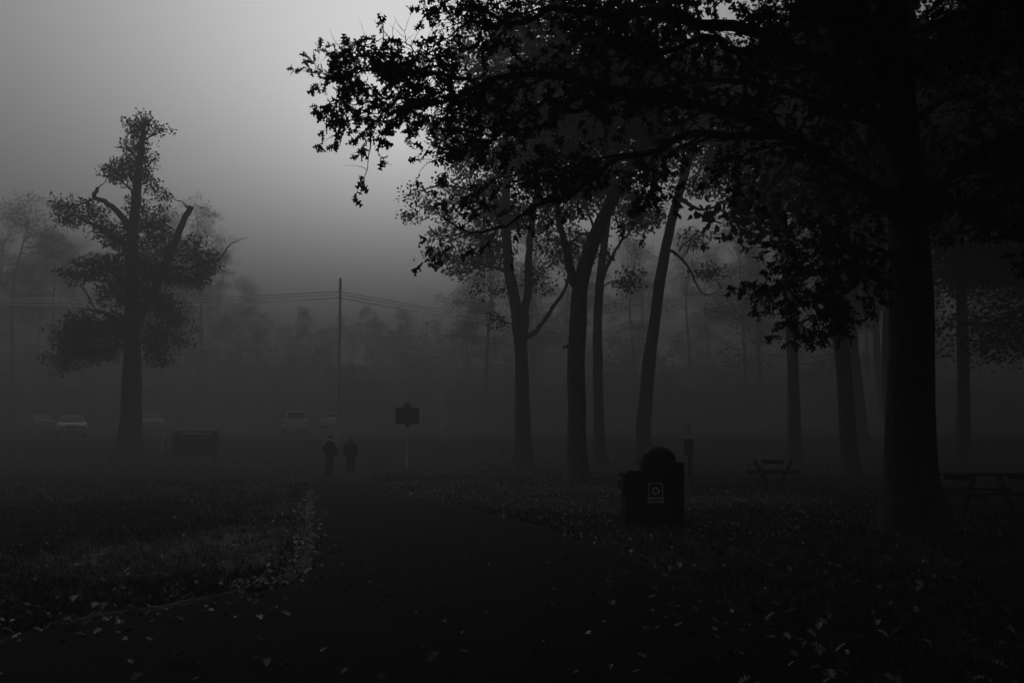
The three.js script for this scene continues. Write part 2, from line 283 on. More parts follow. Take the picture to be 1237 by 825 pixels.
function makeTree(spec) {
  const R = rng(spec.seed), root = thing(spec.name, spec.label, 'tree', spec.base, 0, spec.group), rel = (p) => p.clone().sub(spec.base);
  const tp = spec.trunk.map(rel); part(root, 'trunk', trunkGeo(tp, spec.r0, spec.r1, spec.seed, spec.sides ?? 20, 40, spec.flare ?? 0.5), spec.bark ?? M.bark);
  const anchors = smooth(tp, 30).slice(10);
  (spec.limbs || []).forEach((l, k) => { const g = limbGeo(l.pts.map(rel), l.r0, l.r1, spec.seed + k + 1, 9, 24, l.wob ?? 0.25); part(root, l.name || 'limb', g.geo, spec.bark ?? M.bark); anchors.push(...g.pts.slice(4)); });
  const f = foliage(R, anchors, spec.puffs.map((b) => ({ ...b, c: rel(b.c) })), spec.o);
  part(root, 'twigs', f.twigs, M.barkFar, 'stuff'); part(root, 'crown', f.leaves, spec.leafMat ?? M.leafFar, 'stuff');
  return root;
}
// puff from pixels at a depth: centre px, half-size px
const puff = (px, py, d, rx, ry, n, rz) => { const s = d / FOCAL; return { c: P(px, py, d), rx: rx * s, ry: ry * s, rz: rz ?? Math.max(rx, ry) * s, n }; };

// ---------------------------------------------------------------- the lone oak on the left lawn
{
  const base = onGround(155, 557), d = -base.z, Q = (x, y, e = 0) => P(x, y, d + e), o = { leaf: leafSmall, size: 0.17, spread: 0.75, per: 16, density: 70, gap: 0.42 };
  makeTree({
    name: 'oak_tree', label: 'tall ragged oak with broken side limb standing alone beside the notice board', seed: 11, base, r0: 0.62, r1: 0.1, flare: 0.75,
    trunk: [base, Q(158, 480), Q(159, 380), Q(159, 300), Q(164, 235), Q(170, 180), Q(174, 146)], o,
    limbs: [
      { pts: [Q(159, 285), Q(147, 262), Q(128, 245, -0.5), Q(114, 237, -0.8), Q(117, 226, -1)], r0: 0.24, r1: 0.09 },
      { pts: [Q(160, 395), Q(178, 365), Q(195, 330, 0.3), Q(212, 288, 0.4), Q(230, 251, 0.5)], r0: 0.34, r1: 0.17, name: 'broken_limb' },
      { pts: [Q(228, 254, 0.5), Q(218, 243, 0.5), Q(206, 239, 0.6)], r0: 0.05, r1: 0.015 },
      { pts: [Q(200, 325, 0.3), Q(232, 325, 0.9), Q(257, 314, 1.2), Q(276, 298, 1.4), Q(299, 285, 1.5)], r0: 0.13, r1: 0.012, wob: 0.5 },
      { pts: [Q(258, 313, 1.2), Q(250, 300, 1.2), Q(262, 289, 1.3)], r0: 0.04, r1: 0.01, wob: 0.3 },
      { pts: [Q(159, 300), Q(130, 282, -1), Q(95, 262, -2), Q(70, 255, -2.5)], r0: 0.16, r1: 0.03 },
      { pts: [Q(159, 400), Q(125, 378, -1.5), Q(95, 372, -3)], r0: 0.17, r1: 0.03 },
      { pts: [Q(165, 240), Q(150, 222), Q(140, 205)], r0: 0.1, r1: 0.03 }, { pts: [Q(172, 170), Q(188, 160), Q(200, 156)], r0: 0.06, r1: 0.02 },
      { pts: [Q(159, 420), Q(185, 408, 1.5), Q(210, 402, 2.2)], r0: 0.14, r1: 0.03 },
    ],
    puffs: [[178, 150, 22, 13], [196, 155, 12, 8], [160, 178, 20, 11], [140, 178, 12, 9], [148, 205, 24, 18], [128, 215, 14, 14], [175, 195, 12, 16], [88, 250, 27, 13], [112, 262, 28, 18], [80, 265, 18, 10], [140, 285, 26, 18], [175, 255, 20, 26], [190, 240, 14, 18], [165, 300, 28, 20], [205, 300, 18, 26], [236, 305, 26, 20], [250, 325, 18, 14], [228, 335, 30, 14], [185, 335, 26, 20], [125, 325, 40, 16], [95, 335, 22, 11], [150, 360, 40, 22], [195, 375, 30, 22], [205, 405, 30, 22], [160, 405, 36, 22], [120, 395, 40, 18], [85, 400, 30, 14], [110, 430, 34, 14], [190, 430, 22, 14], [70, 440, 26, 13], [185, 275, 20, 16], [172, 320, 26, 18], [172, 215, 16, 18], [95, 415, 30, 16], [168, 165, 18, 14]]
      .map(([x, y, a, b], k) => puff(x, y, d + [-1.4, 0.8, 2, -2.4, 0][k % 5], a, b)),
  });
}
// ---------------------------------------------------------------- grove in the middle distance
{
  const o = { leaf: leafSmall, size: 0.19, spread: 0.8, per: 14, density: 46, gap: 0.40 };
  const grove = (label, seed, bx, by, r0, r1, trunkPx, limbsPx, puffs, extra = {}) => {
    const base = onGround(bx, by), d = -base.z, Q = ([x, y, e = 0]) => P(x, y, d + e);
    return makeTree({ name: 'oak_tree', label, seed, base, r0, r1, group: 'trees of the grove', bark: extra.bark, trunk: [base, ...trunkPx.map(Q)], limbs: limbsPx.map(([r, q, ...p]) => ({ pts: p.map(Q), r0: r, r1: q })), puffs: puffs.map(([x, y, a, b, e = 0]) => puff(x, y, d + e, a, b)), o: { ...o, ...extra } });
  };
  grove('grey forked tree between the marker sign and the pale bare trunk', 21, 632, 563, 0.43, 0.16, [[631, 480], [629, 420], [623, 370], [614, 320], [611, 260], [612, 190], [606, 100]],
    [[0.3, 0.1, [630, 410], [636, 360], [640, 300], [648, 230], [655, 140]], [0.16, 0.07, [632, 412], [645, 402], [668, 372], [684, 345], [690, 300]], [0.15, 0.03, [612, 300], [580, 285, -1], [545, 270, -2], [510, 245, -3]], [0.13, 0.02, [612, 250], [575, 230, -2], [530, 225, -3], [495, 235, -3.5]], [0.12, 0.03, [614, 330], [585, 320, 1], [550, 318, 1]]],
    [[505, 235, 20, 16, -3], [530, 222, 26, 16, -3], [500, 262, 18, 10, -3], [545, 250, 30, 18, -2], [575, 225, 34, 24, -1], [545, 285, 30, 14, -2], [525, 310, 22, 12, 1], [560, 320, 30, 16, 1], [590, 300, 30, 30], [600, 260, 36, 30, 2], [640, 250, 40, 34, 1], [670, 290, 36, 28, -1], [620, 200, 50, 34], [560, 180, 44, 26, 1], [650, 170, 50, 40, 1], [610, 130, 60, 40], [600, 350, 26, 14, -2], [605, 385, 18, 12, -2], [660, 335, 24, 18, 1], [690, 230, 40, 40, -3], [600, 60, 60, 50], [660, 90, 60, 50, 2]]);
  grove('pale barked tree with bare lower trunk and leaning upper limb behind the bins', 22, 698, 583, 0.36, 0.16, [[697, 520], [696, 450], [698, 390], [702, 340], [714, 300], [734, 252], [756, 212], [780, 165], [800, 90]],
    [[0.2, 0.08, [699, 355], [690, 330], [684, 300, -0.6], [672, 250, -1], [665, 180, -1.5]], [0.09, 0.02, [697, 425], [688, 418], [680, 422]], [0.12, 0.03, [756, 212], [720, 170, 2], [660, 130, 3], [600, 120, 4]], [0.12, 0.03, [745, 235], [770, 215, -2], [800, 210, -3]]],
    [[690, 180, 50, 40, -1], [650, 130, 50, 36, 2], [600, 110, 46, 30, 3], [560, 140, 40, 24, 4], [525, 150, 34, 20, 4], [740, 140, 60, 40, 2], [800, 130, 60, 50, -1], [760, 60, 80, 60, 0], [680, 50, 80, 60, 0], [790, 215, 26, 18, -3], [735, 285, 20, 14, -2], [665, 220, 28, 20, -1]], { density: 46, bark: M.barkPale });
  grove('slim straight trunk close behind the pale barked tree', 23, 725, 560, 0.33, 0.14, [[723, 490], [722, 420], [724, 350], [731, 290], [740, 220], [745, 120]], [[0.15, 0.04, [725, 340], [745, 300, 1], [770, 270, 2]], [0.15, 0.04, [730, 300], [715, 270, 2], [700, 230, 2]]],
    [[740, 230, 40, 30, 2], [770, 260, 34, 24, 2], [700, 220, 40, 30, 2], [745, 170, 60, 40], [740, 110, 70, 50], [690, 150, 50, 40, 3], [800, 190, 40, 30, 3], [760, 340, 20, 14, -1], [710, 300, 26, 18, 1]]);
  grove('tall leaning tree directly behind the domed bin', 24, 778, 562, 0.40, 0.18, [[779, 500], [784, 440], [792, 380], [801, 320], [812, 265], [826, 215], [845, 150], [860, 60]], [[0.14, 0.02, [822, 240], [845, 252, -1], [872, 246, -1.5], [905, 228, -2]], [0.1, 0.02, [806, 300], [830, 320, 1], [850, 355, 1.5], [872, 350, 2]], [0.16, 0.04, [830, 205], [800, 160, 2], [770, 110, 2]]],
    [[850, 215, 36, 22, -1], [890, 215, 36, 20, -2], [870, 170, 50, 36], [820, 150, 50, 36, 2], [910, 150, 50, 40, 1], [860, 100, 70, 50], [860, 330, 26, 12, 2], [835, 290, 22, 14, 1], [930, 240, 30, 18, 1], [790, 90, 60, 40, 2], [940, 90, 60, 50, 0]]);
  grove('twin stemmed trunk showing below the dark hanging leaf clump', 25, 961, 560, 0.36, 0.18, [[959, 480], [957, 410], [952, 340], [944, 285], [930, 240], [915, 180], [905, 80]], [[0.2, 0.08, [952, 330], [950, 280], [946, 235], [955, 170], [965, 90]], [0.1, 0.02, [955, 380], [990, 350, 1], [1020, 340, 1]]],
    [[900, 190, 50, 30], [960, 180, 50, 40, 1], [930, 120, 70, 50], [1010, 180, 50, 40, 2], [1020, 330, 30, 16, 1], [900, 240, 30, 16, 2], [985, 250, 34, 22, 2], [1000, 100, 70, 50, 0], [880, 100, 60, 50, 3]]);
  grove('dark leaning trunk between the picnic tables', 26, 1028, 576, 0.38, 0.2, [[1024, 510], [1018, 430], [1010, 360], [1000, 280], [995, 200], [990, 80]], [[0.2, 0.04, [1008, 340], [1040, 280, 1], [1080, 230, 2], [1130, 200, 2]], [0.16, 0.04, [1000, 260], [960, 200, 1], [920, 160, 1]]],
    [[1090, 220, 60, 36, 2], [1140, 190, 60, 40, 2], [960, 190, 50, 36, 1], [1000, 150, 80, 60], [1060, 120, 80, 60, 1], [1000, 60, 90, 70], [920, 130, 60, 40, 1], [1180, 240, 40, 30, 3], [1100, 300, 30, 18, 2]], { density: 56 });
  grove('faint straight trunk deep in the grove behind the big dark oak', 27, 1165, 562, 0.36, 0.16, [[1165, 480], [1163, 380], [1160, 280], [1160, 180], [1165, 60]], [[0.16, 0.04, [1162, 330], [1190, 280], [1230, 250]], [0.16, 0.04, [1160, 300], [1130, 250], [1100, 220]]],
    [[1160, 250, 60, 40], [1220, 240, 60, 40, 1], [1100, 220, 50, 36], [1160, 160, 90, 60], [1240, 160, 70, 60, 2], [1160, 70, 90, 70], [1240, 60, 80, 70]]);
  grove('stout trunk with low limbs at the edge of the grove by the far picnic table', 28, 1290, 572, 0.4, 0.18, [[1290, 480], [1292, 380], [1294, 280], [1295, 180], [1290, 40]], [[0.18, 0.04, [1292, 360], [1230, 320, 1], [1170, 310, 2]], [0.18, 0.04, [1294, 300], [1310, 250, 1], [1350, 230, 2]]],
    [[1180, 320, 46, 24, 1], [1270, 250, 60, 40], [1220, 220, 70, 50], [1320, 220, 60, 50, 2], [1240, 130, 90, 70], [1330, 110, 90, 70, 1], [1250, 30, 100, 80], [1160, 140, 60, 50, 2]], { density: 56 });
}
// ---------------------------------------------------------------- the big oak overhanging the path
{
  const R = rng(5), base = onGround(1102, 642), d0 = -base.z;
  const root = thing('oak_tree', 'huge black oak trunk with leafy limbs arching over the path and bins', 'tree', base);
  const rel = (p) => p.clone().sub(base), Q = (a) => rel(P(a[0], a[1], a[2]));
  const tp = [V(0, 0, 0), ...[[1101, 540, d0], [1101, 440, d0], [1100, 330, d0], [1094, 220, d0], [1085, 100, d0 - 0.1], [1075, -60, d0], [1065, -260, d0], [1060, -480, d0]].map(Q)];
  part(root, 'trunk', trunkGeo(tp, 0.43, 0.16, 5, 48, 90, 0.45, 0.16), M.bark);
  const twigs = new Geo(), near = [];
  const tmp = V(0, 0, 0);
  function cluster(tip, dir, n, size) { for (let k = 0; k < n; k++) { const v = randDir(R).multiplyScalar(0.95).add(dir).add(V(0, -0.25, 0)).normalize(); const at = tip.clone().addScaledVector(dir, -0.1 * R() * (k > 2 ? 1.6 : 0.4)); near.push({ at, v, s: size * (0.65 + 0.55 * R()), r: R() * 6.28 }); } }
  function twig(p, dir, len, r, leafy) {
    const pts = [p.clone()], v = dir.clone(); for (let k = 0; k < 4; k++) { v.add(randDir(R).multiplyScalar(0.32)).add(V(0, -0.05, 0)).normalize(); pts.push(pts[k].clone().addScaledVector(v, len / 4)); }
    twigs.tube(pts, [r, r * 0.85, r * 0.7, r * 0.55, r * 0.35], 3);
    if (R() < leafy) { cluster(pts[4], v, 5 + Math.floor(R() * 3), 0.125); if (R() < 0.7) cluster(pts[3], randDir(R), 2, 0.12); if (R() < 0.35) cluster(pts[2], randDir(R), 1, 0.11); }
    return pts;
  }
  function side(p, dir, len, r, leafy, dens = 1) {
    const n = 7, pts = [p.clone()], v = dir.clone(); for (let k = 0; k < n; k++) { v.add(randDir(R).multiplyScalar(0.26)).normalize(); pts.push(pts[k].clone().addScaledVector(v, len / n)); }
    twigs.tube(pts, pts.map((_, k) => r * (1 - 0.75 * k / n)), 5);
    const m = Math.round((4 + len * 4.2) * dens);
    for (let k = 0; k < m; k++) { const t = 0.15 + 0.85 * (k + R()) / m, q = Math.min(n - 1, Math.floor(t * n)), at = pts[q].clone().lerp(pts[q + 1], t * n - q), u = pts[q + 1].clone().sub(pts[q]).normalize().multiplyScalar(0.75).add(randDir(R)).normalize(); twig(at, u, 0.22 + 0.4 * R() * Math.min(1, len), Math.max(0.004, r * 0.35), leafy); }
    twig(pts[n], v, 0.3, 0.005, leafy);
  }
  function limb(px, r0, r1, o = {}) {
    const g = limbGeo(px.map(Q), r0, r1, Math.round(1000 * R()), 10, 28, o.wob ?? (r0 > 0.05 ? 0.45 : 0.16)); part(root, 'limb', g.geo, M.bark);
    const L = g.pts, from = o.from ?? 0.3, count = o.count ?? 16;
    for (let k = 0; k < count; k++) {
      const t = from + (1 - from) * (k + 0.3 + 0.6 * R()) / count, q = Math.min(27, Math.floor(t * 28)), u = L[q + 1].clone().sub(L[q]).normalize();
      const s = randDir(R); s.y = s.y * 0.55 + (o.lift ?? 0.02); s.addScaledVector(u, o.along ?? 0.7).normalize();
      side(L[q], s, (o.len ?? 1.0) * (0.5 + 0.7 * R()) * (1 - 0.4 * t), Math.max(0.008, lerp(r0, r1, t) * 0.4), o.leafy ?? 0.95, o.dens ?? 1);
    }
    const e = L[28].clone().sub(L[26]).normalize(); side(L[28], e, 0.5, 0.01, o.leafy ?? 0.95, o.dens ?? 1);
    return L;
  }
  // limbs seen in the photograph
  limb([[1100, 275, d0], [1000, 195, 13], [900, 148, 12.5], [780, 112, 12], [660, 92, 11.5], [585, 98, 11.2], [530, 112, 11], [480, 126, 10.9], [436, 140, 10.8]], 0.11, 0.012, { count: 50, len: 0.8, from: 0.06, dens: 1.2 });
  limb([[570, 97, 11], [510, 88, 10.7], [480, 88, 10.8], [446, 84, 10.8], [420, 90, 10.8]], 0.03, 0.008, { count: 19, len: 0.45, from: 0.1, dens: 1.3 });
  limb([[505, 112, 10.7], [472, 130, 10.5], [455, 152, 10.4], [448, 168, 10.35]], 0.018, 0.006, { count: 3, len: 0.25, from: 0.7, dens: 0.5 });
  limb([[1085, 120, d0], [950, 60, 12.6], [820, 25, 12], [740, 8, 11.5], [650, 12, 11.2], [590, 20, 11], [545, 30, 10.9]], 0.12, 0.012, { count: 32, len: 0.9, from: 0.15 });
  limb([[1078, -40, d0], [930, -90, 12.4], [790, -110, 11.6], [680, -80, 11], [610, -45, 10.8], [560, -12, 10.7]], 0.14, 0.012, { count: 24, len: 0.8, from: 0.3 });
  limb([[560, 70, 11], [515, 64, 10.9], [480, 52, 10.8], [450, 46, 10.8]], 0.014, 0.004, { count: 5, len: 0.3, from: 0.4, leafy: 0.12, dens: 0.6, lift: 0.4 });
  limb([[1095, 245, d0], [960, 172, 13], [860, 165, 12.6], [775, 186, 12.2], [705, 224, 11.9], [645, 258, 11.7], [600, 277, 11.5], [560, 284, 11.4]], 0.09, 0.008, { count: 28, len: 0.7, from: 0.12, leafy: 0.3, dens: 0.9, along: 1.1 });
  limb([[720, 216, 12], [690, 215, 11.8], [650, 208, 11.6], [610, 215, 11.5], [575, 232, 11.4]], 0.03, 0.006, { count: 13, len: 0.45, from: 0.2, leafy: 0.9 });
  limb([[770, 188, 12.1], [730, 190, 11.8], [690, 196, 11.6]], 0.03, 0.008, { count: 6, len: 0.5, from: 0.3 });
  limb([[840, 128, 12.2], [740, 118, 11.5], [660, 132, 11], [600, 160, 10.8], [560, 182, 10.7]], 0.06, 0.008, { count: 17, len: 0.5, from: 0.3, leafy: 0.9 });
  limb([[860, 165, 12.6], [815, 182, 12.2], [797, 210, 12], [790, 232, 11.9]], 0.03, 0.006, { count: 7, len: 0.35, from: 0.35 });
  limb([[960, 172, 13], [915, 178, 12.4], [893, 192, 12], [886, 210, 11.9]], 0.03, 0.006, { count: 6, len: 0.3, from: 0.4 });
  limb([[1095, 300, 13.3], [1040, 306, 12.9], [985, 298, 12.5], [935, 292, 12.2]], 0.06, 0.01, { count: 14, len: 0.6, from: 0.15 });
  limb([[1050, 305, 13], [1000, 325, 12.6], [960, 340, 12.3], [935, 352, 12.2]], 0.04, 0.01, { count: 12, len: 0.5, from: 0.15 });
  limb([[1070, 310, 13], [1030, 345, 12.7], [1000, 370, 12.4], [975, 384, 12.2]], 0.04, 0.01, { count: 19, len: 0.45, from: 0.1, dens: 1.3 });
  limb([[1060, 250, 13.2], [1020, 270, 12.6], [985, 285, 12.2]], 0.05, 0.01, { count: 9, len: 0.5, from: 0.2 });
  limb([[1108, 280, d0], [1160, 210, 13], [1230, 160, 12.6], [1320, 130, 12]], 0.13, 0.02, { count: 26, len: 1.0, from: 0.12 });
  limb([[1106, 240, d0], [1170, 250, 12.4], [1230, 280, 11.8], [1290, 300, 11.4]], 0.09, 0.012, { count: 15, len: 0.8, from: 0.25 });
  limb([[1095, 190, d0], [1000, 90, 12.5], [900, 60, 11.5], [800, 60, 10.8], [720, 60, 10.4]], 0.12, 0.015, { count: 30, len: 1.0, from: 0.12 });
  limb([[1090, 170, d0], [1010, 130, 14], [900, 100, 14.4], [800, 80, 14.8], [720, 60, 15]], 0.11, 0.015, { count: 28, len: 1.1, from: 0.12 });
  limb([[1095, 100, d0], [1150, 40, 12], [1200, 10, 11], [1240, 0, 10]], 0.11, 0.015, { count: 26, len: 1.1, from: 0.12 });
  limb([[1090, 140, d0], [1040, 60, 12], [1000, 20, 10.8], [960, 10, 9.8]], 0.11, 0.015, { count: 26, len: 1.1, from: 0.12 });
  // the outermost leaves, told apart against the mist, are parts; the rest is one mass
  const score = (l) => l.at.x + 0.15 * l.at.z * 0; const order = near.map((l, k) => [score(l), k]).sort((a, b) => a[0] - b[0]), single = new Set(order.slice(0, 300).map((a) => a[1]));
  const mass = new Geo(), fine = [toGeometry(oakFine), toGeometry(leafTemplate([[0.02, 0.08], [0.18, 0.22], [0.05, 0.28], [0.32, 0.47], [0.06, 0.52], [0.34, 0.72], [0.07, 0.76], [0.17, 0.9]], 0.7, 0.5)), toGeometry(leafTemplate([[0.02, 0.1], [0.13, 0.24], [0.05, 0.32], [0.25, 0.5], [0.06, 0.55], [0.22, 0.76], [0.06, 0.8]], 0.4, 0.3))];
  near.forEach((l, k) => {
    leafMatrix(l.at, l.v, l.s, l.r, mtx);
    if (single.has(k)) { const m = part(root, 'leaf', fine[k % 3], M.leaf); m.applyMatrix4(mtx); } else mass.stamp([oakMid, oakFolded, oakNarrow, oakMid][k % 4], mtx);
  });
  part(root, 'foliage', mass.geometry(), M.leaf, 'stuff');
  part(root, 'twigs', twigs.geometry(), M.bark, 'stuff');
  // the upper crown, above the frame
  const anchors = smooth(tp, 30).slice(14), puffs = []; const Rc = rng(77);
  for (let k = 0; k < 60; k++) { const a = Rc() * 6.283, r = 2 + 7.5 * Math.sqrt(Rc()), x = Math.cos(a) * r - 0.6, z = Math.sin(a) * r, h = Math.max(9 + 8 * Rc() - r * 0.25, x < -4 ? EYE + 0.56 * (d0 - z) + 2.5 : 0); puffs.push({ c: V(x, h, z), rx: 1.6, ry: 1.0, rz: 1.6 }); }
  for (let k = 0; k < 110; k++) { const d = -3 + 14 * Rc(), x = -9 + 17 * Rc(), lo = EYE + 0.6 * Math.max(4, d) + 2.4, h = lo + 4.5 * Rc() * Rc(); puffs.push({ c: V(x, h, -d).sub(base), rx: 1.6, ry: 0.7, rz: 1.6 }); }  // unseen puffs added over the camera to darken the foreground
  for (const [x, d, h] of [[-6, 4, 8.5], [-3, 7, 9.5], [0, 2, 8], [3, 8, 10], [-5, 0, 8.5]]) { const g = limbGeo([tp[5].clone(), V(x, h, -d).sub(base).lerp(tp[5], 0.5).add(V(0, 1.2, 0)), V(x, h, -d).sub(base)], 0.16, 0.03, 50 + x, 9, 24, 0.3); part(root, 'limb', g.geo, M.bark); anchors.push(...g.pts.slice(4)); }
  const f = foliage(Rc, anchors, puffs, { leaf: leafSmall, size: 0.28, spread: 0.8, per: 8, density: 30, gap: 0.38, twigEvery: 8 });
  part(root, 'upper_crown', f.leaves, M.leaf, 'stuff'); part(root, 'upper_twigs', f.twigs, M.barkFar, 'stuff');
  console.log('near leaves', near.length);
}
// ---------------------------------------------------------------- oaks beside and behind the camera, whose crowns close over the path
{
  const near = (label, seed, x, d, H, r, hmin, cx, cd) => {
    const R = rng(seed), base = V(x, height(d), -d), up = (h, a = 0, b = 0) => V(x + a, h, -d + b), puffs = [];
    for (let k = 0; k < 70; k++) { const a = R() * 6.283, q = r * Math.sqrt(R()), h = hmin + (H - hmin) * Math.pow(R(), 1.2) * (1 - 0.5 * q / r); puffs.push({ c: V(x + cx + Math.cos(a) * q, h, -d - cd + Math.sin(a) * q), rx: 1.7, ry: 0.9, rz: 1.7 }); }
    makeTree({ name: 'oak_tree', label, seed, base, r0: 0.45, r1: 0.12, trunk: [base, up(4), up(8, cx * 0.2, -cd * 0.2), up(H * 0.9, cx * 0.4, -cd * 0.3)], limbs: [[1, 0.2], [-1, 0.3], [0.2, 1], [-0.3, -1]].map(([u, w]) => ({ r0: 0.2, r1: 0.03, pts: [up(5.5), up(7.5, u * r * 0.3 + cx * 0.3, w * r * 0.3 - cd * 0.3), up(9, u * r * 0.7 + cx * 0.6, w * r * 0.7 - cd * 0.6)] })), puffs, o: { leaf: leafSmall, size: 0.32, spread: 0.9, per: 8, density: 18, gap: 0.36, twigEvery: 8 }, leafMat: M.leaf });
  };
  near('spreading oak on the verge where the path widens, off the bins', 41, 10.5, 4.5, 15, 8, 6.5, 0, 0);
  near('spreading oak with its crown over the widened path', 42, 3, -8, 16, 8.5, 7, 0, 0);
  near('spreading oak on the lawn beside the widened path', 43, -9, -6, 15, 8, 8, 0.5, -1);
}
// ---------------------------------------------------------------- woods behind the road
{
  const kinds = [];
  for (let k = 0; k < 5; k++) {
    const R = rng(300 + k), H = 24 + 3 * R(), o = { leaf: leafTiny, size: 0.24, spread: 1.4, per: 17, density: 6, gap: 0.42, twigEvery: 3 };
    const top = V((R() - 0.5) * 2, H * 0.93, (R() - 0.5) * 2), tr = [V(0, 0, 0), V((R() - 0.5) * 0.6, H * 0.3, (R() - 0.5) * 0.6), V((R() - 0.5) * 1.2, H * 0.6, (R() - 0.5)), top];
    const puffs = [], low = [0.3, 0.5, 0.2, 0.38, 0.35][k];
    for (let q = 0; q < 24; q++) { const t = low + (1 - low) * (q + R()) / 24, w = 4.6 * Math.sin(Math.PI * clamp((t - low) / (1.05 - low) * 0.8 + 0.15, 0, 1)), a = R() * 6.28, r = w * Math.sqrt(R()); puffs.push({ c: V(Math.cos(a) * r, H * t, Math.sin(a) * r), rx: 1.7 + R(), ry: 1.1 + 0.7 * R(), rz: 1.7 + R() }); }
    const anchors = smooth(tr, 30).slice(8), f = foliage(R, anchors, puffs, k === 4 ? { ...o, density: 0.7 } : o);
    kinds.push({ trunk: trunkGeo(tr, 0.32, 0.06, k + 3, 12, 24, 0.4), f });
  }
  { // thicket at the foot of the wood
    const Rs = rng(411), shrubs = []; for (let k = 0; k < 3; k++) { const puffs = []; for (let q = 0; q < 9; q++) puffs.push({ c: V((Rs() - 0.5) * 4.5, 0.8 + 3.2 * Rs() * Rs(), (Rs() - 0.5) * 3), rx: 1.3, ry: 0.9, rz: 1.3 }); shrubs.push(foliage(Rs, [V(0, 0, 0), V(0.6, 0, 0.3), V(-0.7, 0, -0.2), V(1.4, 0, 0)], puffs, { leaf: leafTiny, size: 0.3, spread: 0.9, per: 9, density: 12, gap: 0.4, twigEvery: 3 })); }
    for (let k = 0; k < 126; k++) { const far = k >= 56, px = far ? -40 + 19 * (k - 56) + 16 * (Rs() - 0.5) : -40 + 24 * k + 16 * (Rs() - 0.5), d = far ? 122 + 80 * Rs() : 97 + 22 * Rs(), x = (px - PW / 2) / FOCAL * d, z = far ? 1 + 1.5 * Rs() * Rs() : 0.8 + 0.75 * Rs(), o = thing('shrub', px < 300 ? 'leafy shrub of the thicket at the foot of the wood, behind the parked cars' : px < 600 ? 'leafy shrub of the thicket at the foot of the hillside wood' : 'leafy shrub of the dark thicket behind the grove', 'shrub', V(x, gridHeight(d) + hill(x, d) - 0.15, -d), Rs() * 6.28, px < 300 ? 'thicket behind the cars' : px < 600 ? 'thicket below the hillside wood' : 'thicket behind the grove'); o.scale.set(far ? z : z * 1.2, z * (far ? 1.15 : 1), far ? z : z * 1.2); const f = shrubs[k % 3]; part(o, 'stems', f.twigs, M.barkFar, 'stuff'); part(o, 'leaves', f.leaves, M.leafFar, 'stuff'); }
  }
  const R = rng(901), spots = [];
  const add = (px, d, s = 1, k) => { const x = (px - PW / 2) / FOCAL * d; spots.push([x, d, s, k ?? Math.floor(R() * 4)]); };
  // wood edge left, behind the parked cars
  for (const [px, d, s, k] of [[192, 124, 1.06, 0], [238, 126, 1.08, 2], [210, 146, 0.9, 2], [262, 164, 0.84, 0], [180, 152, 0.88, 3], [130, 146, 0.88, 1], [80, 140, 0.9, 2], [14, 112, 1.1, 1], [-10, 136, 0.95, 0], [40, 150, 0.88, 1], [-70, 110, 1.1, 3], [-120, 112, 1.1, 1], [290, 172, 0.7, 1], [228, 140, 0.95, 1], [60, 122, 0.95, 3]]) add(px, d, s, k);
  for (let k = 0; k < 34; k++) add(272 + 10 * k + 12 * (R() - 0.5), 156 + 60 * R(), 0.26 + 0.22 * R());
  for (const [px, d, s, k] of [[566, 132, 0.7, 1]]) add(px, d, s, k);
  for (let k = 0; k < 13; k++) add(595 + 58 * k + 50 * (R() - 0.5), 100 + 36 * R(), 0.88 + 0.2 * R());
  for (let k = 0; k < 12; k++) add(600 + 62 * k + 40 * (R() - 0.5), 130 + 26 * R(), 0.8 + 0.15 * R());
  for (const [x, d, s] of [[28, 60, 1], [24, 52, 0.95], [33, 64, 1], [20.5, 47, 0.9], [13.5, 19, 0.8], [17, 25, 0.85], [23, 33, 0.9], [12.5, 14, 0.75], [30, 28, 0.9], [28, 42, 0.95], [34, 54, 1], [20, 28, 0.9], [25, 38, 0.95], [32, 48, 1], [18, 10, 0.85], [27, 20, 0.9], [37, 34, 1], [40, 60, 1], [22, 55, 1], [30, 66, 1.05],  [26, 80, 1], [36, 84, 1]]) spots.push([x, d, s, Math.floor(R() * 4), 1.55]);  // wide-crowned trees added to shade the right side, most of them out of view
  for (const [x, d, s, k, wide = 1] of spots) {
    const px = x * FOCAL / d + PW / 2, where = px < 310 ? 'leafy tree of the wood behind the parked cars' : px < 580 ? 'faint tall tree of the misty hillside behind the utility pole' : 'dark tree of the wood behind the grove';
    const o = thing('woodland_tree', k === 4 && px < 310 ? 'thin crowned sparse tree of the wood beyond the parked cars' : where, 'tree', V(x, gridHeight(d) + hill(x, d) - 0.1, -d), R() * 6.28, px < 310 ? 'wood behind the parked cars' : px < 580 ? 'hillside wood behind the utility pole' : 'wood behind the grove');
    o.scale.set(s * wide, s, s * wide); part(o, 'trunk', kinds[k].trunk, M.barkFar); part(o, 'twigs', kinds[k].f.twigs, M.barkFar, 'stuff'); part(o, 'crown', kinds[k].f.leaves, M.leafFar, 'stuff');
  }
}
